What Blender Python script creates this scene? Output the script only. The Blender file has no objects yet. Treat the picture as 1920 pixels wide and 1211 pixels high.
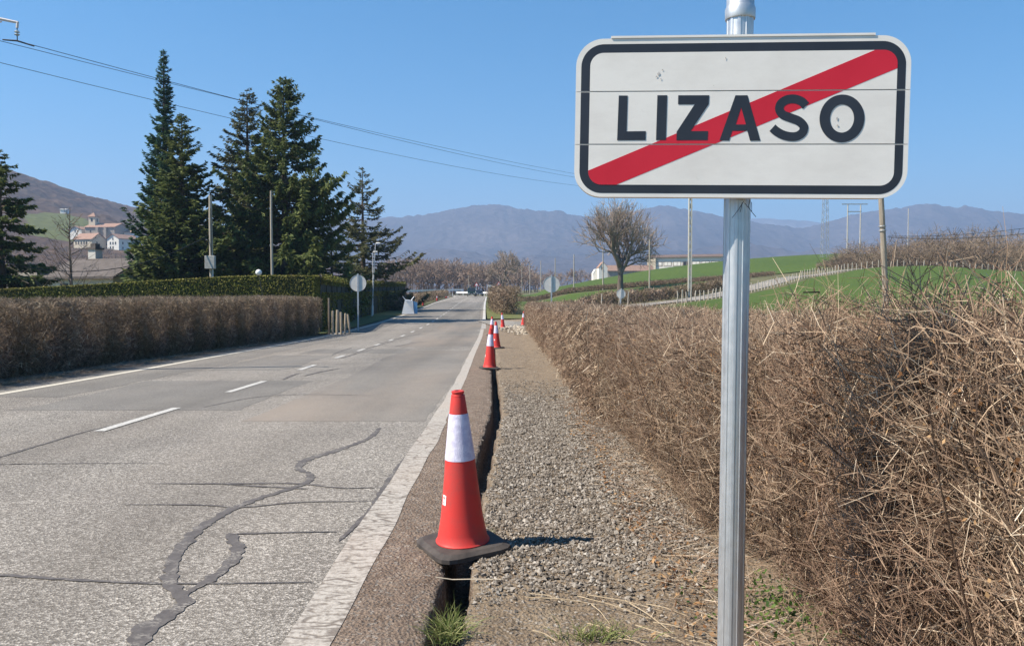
import bpy, bmesh, math, random
import numpy as np
from mathutils import Vector, Matrix, noise as mnoise

# ------------------------------------------------------------------ camera, sky, sun, exposure
S = bpy.context.scene
COL = S.collection
EYE = 1.40                       # eye height above the verge
F = 1500.0                       # focal length in photo pixels (1920 wide)
PITCH = math.atan((605.5 - 550.0) / F)
cam_d = bpy.data.cameras.new("camera")
cam_d.sensor_width = 36.0
cam_d.lens = F * 36.0 / 1920.0
cam_d.clip_start = 0.05
cam_d.clip_end = 30000.0
cam = bpy.data.objects.new("camera", cam_d)
COL.objects.link(cam)
cam.location = (0, 0, EYE)
cam.rotation_euler = (math.pi / 2 - PITCH, 0, 0)
S.camera = cam

SUN_EL = math.radians(49.0)
TO_SUN = Vector((-0.968 * math.cos(SUN_EL), -0.25 * math.cos(SUN_EL), math.sin(SUN_EL))).normalized()
world = bpy.data.worlds.new("World")
S.world = world
world.use_nodes = True
wn = world.node_tree
sky = wn.nodes.new("ShaderNodeTexSky")
sky.sky_type = 'NISHITA'
sky.sun_disc = False
sky.sun_elevation = SUN_EL
sky.sun_rotation = math.atan2(TO_SUN.x, TO_SUN.y)
sky.altitude = 0
sky.air_density = 1.0
sky.dust_density = 0.2
sky.ozone_density = 6.0
hsv = wn.nodes.new("ShaderNodeHueSaturation")          # the phone's rendering of the blue
hsv.inputs["Saturation"].default_value = 1.34; hsv.inputs["Hue"].default_value = 0.49
wn.links.new(sky.outputs[0], hsv.inputs["Color"])
wn.links.new(hsv.outputs[0], wn.nodes["Background"].inputs[0])
wn.nodes["Background"].inputs[1].default_value = 0.078
sun_d = bpy.data.lights.new("sun", 'SUN')
sun_d.energy = 5.0
sun_d.angle = math.radians(0.5)
sun_d.color = (1.0, 0.91, 0.775)
sun = bpy.data.objects.new("sun", sun_d)
COL.objects.link(sun)
sun.rotation_euler = TO_SUN.to_track_quat('Z', 'Y').to_euler()
S.view_settings.view_transform = 'Standard'
S.view_settings.look = 'None'
S.view_settings.exposure = 1.03
S.view_settings.gamma = 1.0
S.render.engine = 'CYCLES'
S.cycles.max_bounces = 6
S.cycles.diffuse_bounces = 3
S.cycles.glossy_bounces = 2
S.cycles.volume_bounces = 0
S.cycles.transparent_max_bounces = 4

rng = np.random.default_rng(7)
R = random.Random(11)

# ------------------------------------------------------------------ helpers: pixel -> point, terrain
FWD = np.array([0, math.cos(PITCH), -math.sin(PITCH)])
UPV = np.array([0, math.sin(PITCH), math.cos(PITCH)])
def P(px, py, Y):
    """point at forward distance Y that the photograph shows at (px, py)"""
    d = FWD * F + np.array([1.0, 0, 0]) * (px - 960.0) + UPV * (605.5 - py)
    return np.array([0, 0, EYE]) + d * (Y / d[1])
def PX(px, Y, py=560):
    return float(P(px, py, Y)[0])

PY_ = np.array([-60, 0, 4.5, 18, 40, 52, 75, 115, 190, 235, 300, 600.])
PZ_ = np.array([0.3, 0, -0.05, -0.30, -0.62, -0.66, -0.50, 0.0, 0.66, 0.9, 1.1, 1.3])
_m = np.gradient(PZ_, PY_)
def prof(y):
    y = np.clip(np.asarray(y, float), PY_[0], PY_[-1])
    i = np.clip(np.searchsorted(PY_, y) - 1, 0, len(PY_) - 2)
    h = PY_[i + 1] - PY_[i]; t = (y - PY_[i]) / h
    return ((2*t**3 - 3*t**2 + 1) * PZ_[i] + (t**3 - 2*t**2 + t) * h * _m[i]
            + (-2*t**3 + 3*t**2) * PZ_[i + 1] + (t**3 - t**2) * h * _m[i + 1])
def sstep(a, b, x):
    t = np.clip((np.asarray(x, float) - a) / (b - a), 0, 1)
    return t * t * (3 - 2 * t)

class TPS:
    def __init__(s, pts, scale=100.0, lam=1e-3):
        p = np.array(pts, float); s.s = scale
        s.c = p[:, :2] / scale
        n = len(p)
        K = s.k(s.c, s.c) + lam * np.eye(n)
        A = np.zeros((n + 3, n + 3)); A[:n, :n] = K
        Q = np.hstack([np.ones((n, 1)), s.c]); A[:n, n:] = Q; A[n:, :n] = Q.T
        s.w = np.linalg.solve(A, np.concatenate([p[:, 2], np.zeros(3)]))
    def k(s, a, b):
        r2 = ((a[:, None, :] - b[None, :, :])**2).sum(2) + 1e-12
        return 0.5 * r2 * np.log(r2)
    def __call__(s, x, y):
        x = np.atleast_1d(np.asarray(x, float)); y = np.atleast_1d(np.asarray(y, float))
        sh = x.shape; q = np.stack([x.ravel(), y.ravel()], 1) / s.s
        n = len(s.c)
        out = np.concatenate([s.k(c, s.c) @ s.w[:n] for c in np.array_split(q, max(1, len(q) // 4000 + 1))])
        return (out + s.w[n] + q @ s.w[n + 1:]).reshape(sh)

ctl = []
for Y in (-20, 0, 20, 40, 60, 90, 120, 160, 200, 240, 300):
    for X in (-14, -5, 3):
        ctl.append((X, Y, float(prof(Y))))
for q in [(1000, 604, 49), (1150, 578, 62), (1250, 567, 72), (1350, 553, 85), (1440, 532, 100), (1500, 519, 108),
          (1500, 578, 55), (1700, 566, 60), (1900, 564, 58), (1600, 517, 112), (1770, 500, 120), (1900, 514, 116),
          (1560, 505, 150), (1700, 499, 150), (1900, 508, 150), (1000, 552, 120), (1100, 546, 125), (1200, 538, 122),
          (1300, 530, 128), (1400, 522, 132), (1000, 545, 180), (1100, 528, 190), (1200, 510, 200), (1350, 491, 210),
          (1530, 478, 220), (1700, 478, 230), (1000, 548, 300), (1200, 523, 300), (1350, 508, 300), (1540, 500, 320)]:
    p = P(*q); ctl.append((p[0], p[1], p[2]))
ctl += [(15, 10, -.3), (15, 30, -.5), (40, 15, -.2), (80, 20, 1.0), (120, 60, 4), (160, 160, 9), (150, 300, 9),
        (-30, 40, -.9), (-40, 80, -1.5), (-60, 120, -2), (-60, 20, -1), (-30, 150, -1), (-60, 220, 0), (-100, 300, 1),
        (0, 450, 1), (120, 450, 4), (-120, 450, 2), (300, 300, 10), (-300, 200, 0), (0, 700, 0), (300, 700, 5), (-300, 700, 4)]
_t = TPS(ctl)
def T(x, y):
    """terrain height (road level on the road)"""
    x = np.asarray(x, float); y = np.asarray(y, float)
    x, y = np.broadcast_arrays(x, y)
    w = (1 - sstep(2.5, 9, x)) * sstep(-28, -14, x) * (1 - sstep(210, 260, y))
    z = prof(y) * w + _t(x, y).reshape(x.shape) * (1 - w)
    far = sstep(380, 700, np.hypot(x, y))
    return z * (1 - far) + (-2.0) * far
def Tz(x, y):
    return float(T(np.array([x]), np.array([y]))[0])

# ------------------------------------------------------------------ helpers: objects
def mk(name, V, Fq=None, mat=None, parent=None, tint=None, smooth=False, Ft=None, loc=None):
    """link ONE mesh object from numpy arrays (quads Fq and/or triangles Ft)"""
    V = np.ascontiguousarray(V, dtype=np.float32)
    me = bpy.data.meshes.new(name)
    loops, starts, tot = [], [], 0
    if Fq is not None and len(Fq):
        Fq = np.asarray(Fq, np.int32); loops.append(Fq.ravel()); starts.append(np.arange(len(Fq), dtype=np.int32) * 4); tot = Fq.size
    if Ft is not None and len(Ft):
        Ft = np.asarray(Ft, np.int32); loops.append(Ft.ravel()); starts.append(np.arange(len(Ft), dtype=np.int32) * 3 + tot)
    loops = np.concatenate(loops); starts = np.concatenate(starts)
    me.vertices.add(len(V)); me.vertices.foreach_set("co", V.ravel())
    me.loops.add(len(loops)); me.loops.foreach_set("vertex_index", loops)
    me.polygons.add(len(starts)); me.polygons.foreach_set("loop_start", starts)
    if tint is not None:
        a = me.attributes.new("tint", 'FLOAT', 'POINT'); a.data.foreach_set("value", np.ascontiguousarray(tint, dtype=np.float32))
    me.update(calc_edges=True)
    me.polygons.foreach_set("use_smooth", np.full(len(starts), bool(smooth)))
    if mat: me.materials.append(mat)
    o = bpy.data.objects.new(name, me); COL.objects.link(o)
    if parent: o.parent = parent
    if loc is not None: o.location = loc
    return o
def tag(o, label=None, cat=None, group=None, kind=None):
    if label: o["label"] = label
    if cat: o["category"] = cat
    if group: o["group"] = group
    if kind: o["kind"] = kind
    return o
def thing(name, label, cat, loc=(0, 0, 0), rz=0.0, group=None):
    o = bpy.data.objects.new(name, None); COL.objects.link(o)
    o.empty_display_size = 0.2
    o.location = loc; o.rotation_euler = (0, 0, rz)
    return tag(o, label, cat, group)
def inst(name, src, parent=None, loc=(0, 0, 0), rot=(0, 0, 0), sc=(1, 1, 1)):
    o = bpy.data.objects.new(name, src.data); COL.objects.link(o)
    if parent: o.parent = parent
    o.location = loc; o.rotation_euler = rot; o.scale = sc
    return o
def copy_tree(o, parent=None):
    c = o.copy(); COL.objects.link(c); c.parent = parent
    for ch in list(o.children): copy_tree(ch, c)
    return c

class MB:
    """collects boxes, tubes, lathes and prisms; build() links them as one mesh object"""
    def __init__(s): s.bm = bmesh.new()
    def box(s, c, d, rot=None, bevel=0):
        r = bmesh.ops.create_cube(s.bm, size=1.0)
        M = Matrix.Translation(c) @ (rot.to_4x4() if rot else Matrix.Identity(4)) @ Matrix.Diagonal((d[0], d[1], d[2], 1))
        bmesh.ops.transform(s.bm, matrix=M, verts=r['verts'])
        if bevel:
            e = list({e for v in r['verts'] for e in v.link_edges})
            bmesh.ops.bevel(s.bm, geom=e, offset=bevel, segments=2, affect='EDGES', profile=0.5)
        return s
    def tube(s, pts, rad, n=8, cap=True):
        pts = [Vector(p) for p in pts]
        if not hasattr(rad, '__len__'): rad = [rad] * len(pts)
        rings = []
        for i, p in enumerate(pts):
            d = (pts[min(i + 1, len(pts) - 1)] - pts[max(i - 1, 0)]).normalized()
            a = d.orthogonal().normalized() if i == 0 else (rings_a - d * rings_a.dot(d)).normalized()
            rings_a = a; b = d.cross(a)
            rings.append([s.bm.verts.new(p + (a * math.cos(2*math.pi*k/n) + b * math.sin(2*math.pi*k/n)) * rad[i]) for k in range(n)])
        for i in range(len(rings) - 1):
            for k in range(n):
                s.bm.faces.new((rings[i][k], rings[i][(k+1) % n], rings[i+1][(k+1) % n], rings[i+1][k]))
        if cap:
            s.bm.faces.new(list(reversed(rings[0]))); s.bm.faces.new(rings[-1])
        return s
    def lathe(s, prof_, n=32, c=(0, 0, 0), cap=True):
        rings = [[s.bm.verts.new((c[0] + r*math.cos(2*math.pi*k/n), c[1] + r*math.sin(2*math.pi*k/n), c[2] + z)) for k in range(n)] for r, z in prof_]
        for i in range(len(rings) - 1):
            for k in range(n):
                s.bm.faces.new((rings[i][k], rings[i][(k+1) % n], rings[i+1][(k+1) % n], rings[i+1][k]))
        if cap:
            s.bm.faces.new(list(reversed(rings[0]))); s.bm.faces.new(rings[-1])
        return s
    def prism(s, poly, y0, y1):
        """polygon in the xz plane, extruded from y0 (front) to y1"""
        a = [s.bm.verts.new((x, y0, z)) for x, z in poly]; b = [s.bm.verts.new((x, y1, z)) for x, z in poly]
        n = len(poly)
        s.bm.faces.new(a); s.bm.faces.new(list(reversed(b)))
        for k in range(n): s.bm.faces.new((a[k], b[k], b[(k+1) % n], a[(k+1) % n]))
        return s
    def quad(s, *v):
        s.bm.faces.new([s.bm.verts.new(p) for p in v]); return s
    def build(s, name, mat, parent=None, smooth=False, bevel=0, loc=None):
        if bevel:
            bmesh.ops.bevel(s.bm, geom=[e for e in s.bm.edges if e.is_manifold and e.calc_face_angle(0) > 0.5], offset=bevel, segments=2, affect='EDGES')
        bmesh.ops.recalc_face_normals(s.bm, faces=s.bm.faces)
        me = bpy.data.meshes.new(name); s.bm.to_mesh(me); s.bm.free()
        if smooth:
            me.polygons.foreach_set("use_smooth", np.ones(len(me.polygons), dtype=bool))
            me.set_sharp_from_angle(angle=math.radians(40))
        if mat: me.materials.append(mat)
        o = bpy.data.objects.new(name, me); COL.objects.link(o)
        if parent: o.parent = parent
        if loc is not None: o.location = loc
        return o

def tubes(P0, P1, r0, r1, n=3, twist=None):
    """arrays of straight tapered twigs -> verts, quads"""
    P0 = np.asarray(P0, float); P1 = np.asarray(P1, float); N = len(P0)
    d = P1 - P0; L = np.linalg.norm(d, axis=1, keepdims=True) + 1e-9; d = d / L
    ref = np.where(np.abs(d[:, 2:3]) > 0.9, np.array([[1.0, 0, 0]]), np.array([[0, 0, 1.0]]))
    a = np.cross(d, ref); a /= np.linalg.norm(a, axis=1, keepdims=True) + 1e-9
    b = np.cross(d, a)
    r0 = np.broadcast_to(np.asarray(r0, float), (N,))[:, None]; r1 = np.broadcast_to(np.asarray(r1, float), (N,))[:, None]
    V = np.zeros((N, 2 * n, 3))
    for k in range(n):
        c = math.cos(2*math.pi*k/n); s = math.sin(2*math.pi*k/n)
        V[:, k] = P0 + (a*c + b*s) * r0
        V[:, n + k] = P1 + (a*c + b*s) * r1
    base = (np.arange(N) * 2 * n)[:, None]
    Q = np.concatenate([base + np.array([[k, (k+1) % n, n + (k+1) % n, n + k]]) for k in range(n)], 1).reshape(-1, 4)
    return V.reshape(-1, 3), Q
def cards(C, U, W, lu, lw):
    """diamond leaves: centre C, unit long axis U, unit width axis W, half sizes"""
    lu = np.broadcast_to(np.asarray(lu, float), (len(C),))[:, None]; lw = np.broadcast_to(np.asarray(lw, float), (len(C),))[:, None]
    V = np.stack([C - U*lu, C + W*lw - U*lu*0.1, C + U*lu, C - W*lw - U*lu*0.1], 1).reshape(-1, 3)
    Q = np.arange(len(C) * 4).reshape(-1, 4)
    return V, Q
def unit(v): return v / (np.linalg.norm(v, axis=-1, keepdims=True) + 1e-9)
def rdir(n, g=rng): return unit(g.normal(size=(n, 3)))
def join(parts):
    V, Q, t, o = [], [], [], 0
    for v, q, *tt in parts:
        V.append(v); Q.append(q + o); o += len(v)
        t.append(np.broadcast_to(tt[0], (len(v),)) if tt else np.zeros(len(v)))
    return np.concatenate(V), np.concatenate(Q), np.concatenate(t)
def vnoise(x, y, s=1.0, seed=0.0, oct=3):
    x = np.asarray(x, float); y = np.asarray(y, float)
    return np.array([mnoise.fractal(Vector((a*s, b*s, seed)), 0.9, 2.0, oct) for a, b in zip(x.ravel(), y.ravel())]).reshape(x.shape)

# ------------------------------------------------------------------ helpers: materials
class NT:
    def __init__(s, name):
        s.m = bpy.data.materials.new(name); s.m.use_nodes = True; s.t = s.m.node_tree
        s.b = s.t.nodes["Principled BSDF"]; s.b.inputs["Specular IOR Level"].default_value = 0.3
    def n(s, t, **k):
        x = s.t.nodes.new(t)
        for a, v in k.items(): setattr(x, a, v)
        return x
    def l(s, a, b): s.t.links.new(a, b)
    def co(s, stretch=None):
        g = s.n("ShaderNodeTexCoord").outputs["Object"]
        if stretch:
            m = s.n("ShaderNodeMapping"); m.inputs["Scale"].default_value = stretch; s.l(g, m.inputs[0]); g = m.outputs[0]
        return g
    def noise(s, scale, detail=4, rough=.6, co=None, dist=0):
        x = s.n("ShaderNodeTexNoise"); x.inputs["Scale"].default_value = scale; x.inputs["Detail"].default_value = detail
        x.inputs["Roughness"].default_value = rough; x.inputs["Distortion"].default_value = dist
        s.l(co or s.co(), x.inputs["Vector"]); return x.outputs["Fac"]
    def voro(s, scale, co=None, feature='F1', out="Color"):
        x = s.n("ShaderNodeTexVoronoi", feature=feature); x.inputs["Scale"].default_value = scale
        s.l(co or s.co(), x.inputs["Vector"]); return x.outputs[out]
    def ramp(s, f, stops):
        x = s.n("ShaderNodeValToRGB"); e = x.color_ramp.elements
        while len(e) < len(stops): e.new(0.5)
        for i, (p, c) in enumerate(stops):
            e[i].position = p; c = (c, c, c) if not hasattr(c, '__len__') else c; e[i].color = (*c[:3], 1)
        s.l(f, x.inputs[0]); return x.outputs[0]
    def mix(s, f, a, b, mode='MIX'):
        x = s.n("ShaderNodeMix", data_type='RGBA', blend_type=mode)
        for i, v in ((0, f), (6, a), (7, b)):
            if hasattr(v, 'is_linked'): s.l(v, x.inputs[i])
            elif i == 0: x.inputs[0].default_value = v
            else: x.inputs[i].default_value = (*v[:3], 1) if hasattr(v, '__len__') else (v, v, v, 1)
        return x.outputs[2]
    def math(s, op, a, b=0.0):
        x = s.n("ShaderNodeMath", operation=op)
        for i, v in ((0, a), (1, b)):
            if hasattr(v, 'is_linked'): s.l(v, x.inputs[i])
            else: x.inputs[i].default_value = v
        return x.outputs[0]
    def attr(s, name="tint"):
        x = s.n("ShaderNodeAttribute", attribute_name=name); return x.outputs["Fac"]
    def bump(s, h, strength=.5, dist=.01):
        x = s.n("ShaderNodeBump"); x.inputs["Strength"].default_value = strength; x.inputs["Distance"].default_value = dist
        s.l(h, x.inputs["Height"]); s.l(x.outputs[0], s.b.inputs["Normal"])
    def col(s, c): 
        if hasattr(c, 'is_linked'): s.l(c, s.b.inputs["Base Color"])
        else: s.b.inputs["Base Color"].default_value = (*c, 1)
    def rough(s, r):
        if hasattr(r, 'is_linked'): s.l(r, s.b.inputs["Roughness"])
        else: s.b.inputs["Roughness"].default_value = r
def simple(name, c1, c2=None, scale=6, rough=.8, bump=0, bdist=.005, metal=0, detail=5, spec=None, stretch=None):
    k = NT(name)
    if c2:
        f = k.noise(scale, detail, co=k.co(stretch)); k.col(k.ramp(f, [(.3, c1), (.7, c2)]))
        if bump: k.bump(f, bump, bdist)
    else: k.col(c1)
    k.rough(rough); k.b.inputs["Metallic"].default_value = metal
    if spec is not None: k.b.inputs["Specular IOR Level"].default_value = spec
    return k.m
def tinted(name, stops, rough=.85, trans=0.0, big=None, world=False):
    """colour from the per-piece attribute 'tint', plus a slow natural variation"""
    k = NT(name); c = k.ramp(k.attr(), stops)
    if big:
        c = k.mix(k.ramp(k.noise(big[0], 3, co=k.n('ShaderNodeNewGeometry').outputs['Position'] if world else None), [(.4, 0), (.65, big[2])]), c, big[1])
    k.col(c); k.rough(rough)
    k.b.inputs["Specular IOR Level"].default_value = 0.2
    if trans:
        out = k.t.nodes["Material Output"]; tr = k.n("ShaderNodeBsdfTranslucent"); k.l(c, tr.inputs[0])
        mx = k.n("ShaderNodeMixShader"); mx.inputs[0].default_value = trans
        k.l(k.b.outputs[0], mx.inputs[1]); k.l(tr.outputs[0], mx.inputs[2]); k.l(mx.outputs[0], out.inputs[0])
    return k.m

# ------------------------------------------------------------------ materials of the ground
def asphalt(name, lo, mid, hi, warm=(.2, .165, .135), coarse=95, dirt=.35, bump=.5):
    k = NT(name)
    v = k.voro(coarse); g = k.n("ShaderNodeSeparateColor"); k.l(v, g.inputs[0])
    grain = k.ramp(g.outputs[0], [(0, lo), (.45, mid), (.8, hi), (1, tuple(x*1.7 for x in hi))])
    c = k.mix(k.math('MULTIPLY', k.noise(240, 2), .55), grain, mid)
    c = k.mix(k.ramp(k.noise(.45, 5, .65), [(.40, 0), (.72, .7)]), c, k.mix(1.0, c, (.66, .66, .68), 'MULTIPLY'))
    c = k.mix(k.ramp(k.noise(.22, 4, co=k.co((1.6, .35, 1))), [(.42, 0), (.7, dirt)]), c, warm)
    lane_ = k.ramp(k.noise(1.0, 3, .5, co=k.co((.75, .03, 1))), [(.38, .80), (.62, 1.12)]); c = k.mix(.8, c, k.mix(1.0, c, lane_, 'MULTIPLY'))
    c = k.mix(k.ramp(k.noise(.9, 6, .7), [(.66, 0), (.74, .35)]), c, tuple(x*.8 for x in lo))
    k.col(c); k.rough(.88)
    k.bump(k.math('ADD', k.voro(coarse, out="Distance"), k.math('MULTIPLY', k.noise(30, 3), .5)), bump, .012)
    return k.m
m_asphalt = asphalt("asphalt", (.055, .049, .042), (.182, .164, .142), (.37, .34, .30), warm=(.22, .185, .15))
m_patch = asphalt("asphalt_patch", (.10, .092, .082), (.165, .150, .132), (.22, .202, .178), warm=(.26, .21, .165), coarse=140, dirt=.8, bump=.2)
m_patch_grey = asphalt("asphalt_patch_grey", (.085, .079, .072), (.15, .139, .124), (.23, .214, .19), coarse=150, dirt=.2, bump=.2)
k = NT("bitumen_seal")
gr_ = k.n("ShaderNodeSeparateColor"); k.l(k.voro(95), gr_.inputs[0])
c_ = k.mix(k.ramp(k.noise(20, 8, .7), [(.35, 0), (.75, 1)]), (.078, .069, .066), (.135, .122, .114))
c_ = k.mix(k.math('MULTIPLY', k.ramp(k.noise(7, 6, .7), [(.50, 0), (.62, .85)]), k.ramp(gr_.outputs[0], [(.35, 0), (.55, 1)])), c_, (.25, .228, .20))
k.col(c_); k.rough(.78); k.bump(k.noise(60, 4), .2, .003); m_seal = k.m
def worn_paint(name, base, under, cover=.5, ribs=False):
    k = NT(name)
    w = k.ramp(k.noise(38, 6, .7), [(cover - .10, 1), (cover + .10, 0)])
    c = k.mix(w, under, k.mix(k.noise(7, 4), base, tuple(x * .8 for x in base)))
    if ribs:
        wco = k.n("ShaderNodeVectorMath", operation='ADD'); nz = k.n("ShaderNodeTexNoise"); nz.inputs["Scale"].default_value = 14; k.l(k.co(), nz.inputs["Vector"])
        sc_ = k.n("ShaderNodeVectorMath", operation='SCALE'); sc_.inputs["Scale"].default_value = .035; k.l(nz.outputs["Color"], sc_.inputs[0]); k.l(k.co(), wco.inputs[0]); k.l(sc_.outputs[0], wco.inputs[1])
        mp = k.n("ShaderNodeMapping"); mp.inputs["Scale"].default_value = (5.5, 15, 1); k.l(wco.outputs[0], mp.inputs[0])
        vd = k.voro(1.0, mp.outputs[0], 'DISTANCE_TO_EDGE', "Distance")
        cr = k.math('MULTIPLY', k.ramp(vd, [(.03, 1), (.11, 0)]), k.ramp(k.noise(9, 3), [(.38, 0), (.52, 1)]))
        sp_ = k.n("ShaderNodeSeparateXYZ"); k.l(k.co(), sp_.inputs[0]); cr = k.math('MULTIPLY', cr, k.ramp(k.math('MULTIPLY', sp_.outputs[1], .05), [(.46, 1), (.48, .15)]))
        c = k.mix(k.math('MULTIPLY', cr, .8), c, (.13, .105, .085))
        c = k.mix(k.ramp(k.noise(.6, 3), [(.45, 0), (.75, .55)]), c, (.40, .33, .27))
        k.bump(k.math('ADD', k.math('MULTIPLY', cr, -1), k.noise(60, 3)), .5, .006)
    k.col(c); k.rough(.75); return k.m
m_edge = worn_paint("worn_edge_paint", (.46, .42, .37), (.22, .19, .16), .55, True)
m_dash = worn_paint("white_line_paint", (.56, .54, .50), (.2, .19, .175), .57)
m_lineL = worn_paint("left_line_paint", (.60, .56, .47), (.28, .25, .22), .60)
def dirt_mat(name, a, b, c, sc=9):
    k = NT(name)
    f = k.noise(sc, 8, .7); base = k.ramp(f, [(.3, a), (.5, b), (.72, c)])
    v = k.voro(75); g = k.n("ShaderNodeSeparateColor"); k.l(v, g.inputs[0])
    peb = k.ramp(g.outputs[1], [(.74, 0), (.80, .6)])
    base = k.mix(peb, base, k.ramp(g.outputs[0], [(0, (.09, .08, .072)), (.6, (.27, .245, .215)), (1, (.46, .43, .38))]))
    base = k.mix(k.ramp(k.noise(55, 4, .75), [(.38, .6), (.52, 0)]), base, tuple(x*.45 for x in a))
    k.col(base); k.rough(.95)
    k.bump(k.math('ADD', k.noise(45, 5, .7), k.math('MULTIPLY', k.voro(60, out="Distance"), .6)), 1.0, .022)
    return k.m
m_shoulder = dirt_mat("dusty_shoulder", (.15, .105, .074), (.235, .172, .128), (.33, .255, .195))
m_path = dirt_mat("sandy_path", (.18, .130, .086), (.26, .195, .13), (.33, .26, .18), 4)
m_soil = dirt_mat("trench_soil", (.13, .088, .060), (.19, .135, .095), (.27, .205, .15), 14)
m_soil2 = dirt_mat("roadside_soil", (.11, .085, .062), (.20, .165, .13), (.31, .27, .225), 7)
m_groundveg = simple("rough_grass", (.055, .075, .022), (.16, .13, .07), .35, .95, .4, .03, detail=9)
def field_mat(name, a, b, c):
    k = NT(name)
    f = k.noise(.05, 6, .6); f2 = k.noise(1.6, 8, .75, co=k.co((1, .35, 1)))
    base = k.mix(.5, k.ramp(f, [(.35, a), (.65, b)]), k.ramp(f2, [(.35, a), (.7, c)]))
    f3 = k.ramp(k.noise(.9, 6, .8, co=k.co((.5, 1.6, 1))), [(.55, 0), (.72, .55)]); base = k.mix(f3, base, tuple(x*y for x, y in zip(c, (1.5, 1.15, 1.6))))
    k.col(base); k.rough(.9); k.bump(f2, .6, .12); return k.m
m_field = field_mat("winter_wheat", (.036, .068, .005), (.062, .100, .008), (.095, .135, .014))
m_grassverge = field_mat("verge_grass", (.075, .095, .022), (.13, .13, .045), (.17, .16, .06))
m_lane = asphalt("lane_asphalt", (.14, .13, .11), (.24, .22, .19), (.34, .31, .27), coarse=60, dirt=.4, bump=.1)

# ------------------------------------------------------------------ ground sheet
def axis(*segs):
    out = []
    for a, b, st in segs: out += list(np.arange(a, b, st))
    return np.array(out + [segs[-1][1]])
gx = axis((-5200, -1200, 400), (-1200, -200, 60), (-200, -32, 8), (-32, 120, 2.0), (120, 300, 10), (300, 1200, 60), (1200, 5200, 400))
gy = axis((-60, -10, 5), (-10, 260, 2.0), (260, 500, 10), (500, 1200, 50), (1200, 6400, 400))
GX, GY = np.meshgrid(gx, gy)
GZ = T(GX, GY)
# under the road and the verge the sheet is dug out: the road and the trench have their own surfaces
CY = np.array([-60, 0, 12, 24, 40, 63, 81, 112, 150, 190, 215])
CX = np.array([-4.5, -4.5, -4.58, -4.85, -5.2, -5.9, -6.5, -7.5, -8.6, -10, -12.5])
cX = np.interp(GY, CY, CX)
dig = sstep(-5.2, -4.2, GX - cX) * (1 - sstep(4.6, 6.6, GX - cX)) * (1 - sstep(200, 215, GY)) 
GZ = GZ - 0.55 * dig - 0.02
def grid_quads(nr, nc):
    i = np.arange(nr - 1)[:, None] * nc + np.arange(nc - 1)[None, :]
    return np.stack([i, i + 1, i + nc + 1, i + nc], -1).reshape(-1, 4)
tag(mk("ground", np.stack([GX, GY, GZ], -1).reshape(-1, 3), grid_quads(*GX.shape), m_groundveg, smooth=True), kind="structure")

def poly_resample(pts, step):
    pts = np.array(pts, float)
    d = np.concatenate([[0], np.cumsum(np.linalg.norm(np.diff(pts, axis=0), axis=1))])
    # Catmull-Rom through the points, then even steps
    n = len(pts); fine = []
    for i in range(n - 1):
        p0 = pts[max(i-1, 0)]; p1 = pts[i]; p2 = pts[i+1]; p3 = pts[min(i+2, n-1)]
        m1 = (p2 - p0) / max(d[min(i+1, n-1)] - d[max(i-1, 0)], 1e-6) * (d[i+1] - d[i])
        m2 = (p3 - p1) / max(d[min(i+2, n-1)] - d[i], 1e-6) * (d[i+1] - d[i])
        for t in np.linspace(0, 1, 24, endpoint=False):
            fine.append((2*t**3-3*t**2+1)*p1 + (t**3-2*t**2+t)*m1 + (-2*t**3+3*t**2)*p2 + (t**3-t**2)*m2)
    fine.append(pts[-1]); fine = np.array(fine)
    s = np.concatenate([[0], np.cumsum(np.linalg.norm(np.diff(fine, axis=0), axis=1))])
    q = np.append(np.arange(0, s[-1], step), s[-1])
    return np.stack([np.interp(q, s, fine[:, k]) for k in range(pts.shape[1])], 1)
def ribbon(name, A, B, n, dz, mat, parent=None, crown=0.0):
    """sheet between two polylines of equal length, lying on the terrain"""
    t = np.linspace(0, 1, n)[None, :, None]
    XY = A[:, None, :2] * (1 - t) + B[:, None, :2] * t
    Z = T(XY[..., 0], XY[..., 1]) + dz
    V = np.concatenate([XY, Z[..., None]], -1).reshape(-1, 3)
    return mk(name, V, grid_quads(len(A), n), mat, parent, smooth=True)
def offset(C, d):
    t = np.gradient(C, axis=0); t /= np.linalg.norm(t, axis=1, keepdims=True)
    d = np.broadcast_to(np.asarray(d, float), (len(C),))
    return C + np.stack([t[:, 1], -t[:, 0]], 1) * d[:, None]     # + = right of travel

road_c = poly_resample([(-4.5, -30), (-4.5, 0), (-4.58, 12), (-4.85, 24), (-5.2, 40), (-5.9, 63), (-6.5, 81), (-7.5, 112), (-8.6, 150),
                        (-10, 190), (-12.6, 212), (-18, 230), (-28, 243), (-45, 250), (-80, 254), (-140, 256)], 1.0)
road = tag(ribbon("road", offset(road_c, -3.95), offset(road_c, 3.60), 9, 0.0, m_asphalt), kind="structure")
def cl(Y, off):
    """point of the road at forward distance Y, off metres right of the centre line"""
    i = np.interp(Y, road_c[:, 1][:235], np.arange(235)); c = np.array([np.interp(i, np.arange(len(road_c)), road_c[:, k]) for k in (0, 1)])
    return c + np.array([off, 0])
def strip_between(name, ys, o0, o1, dz, mat, n=2, parent=road):
    A = np.array([cl(y, o0(y) if callable(o0) else o0) for y in ys]); B = np.array([cl(y, o1(y) if callable(o1) else o1) for y in ys])
    return ribbon(name, A, B, n, dz, mat, parent)
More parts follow.
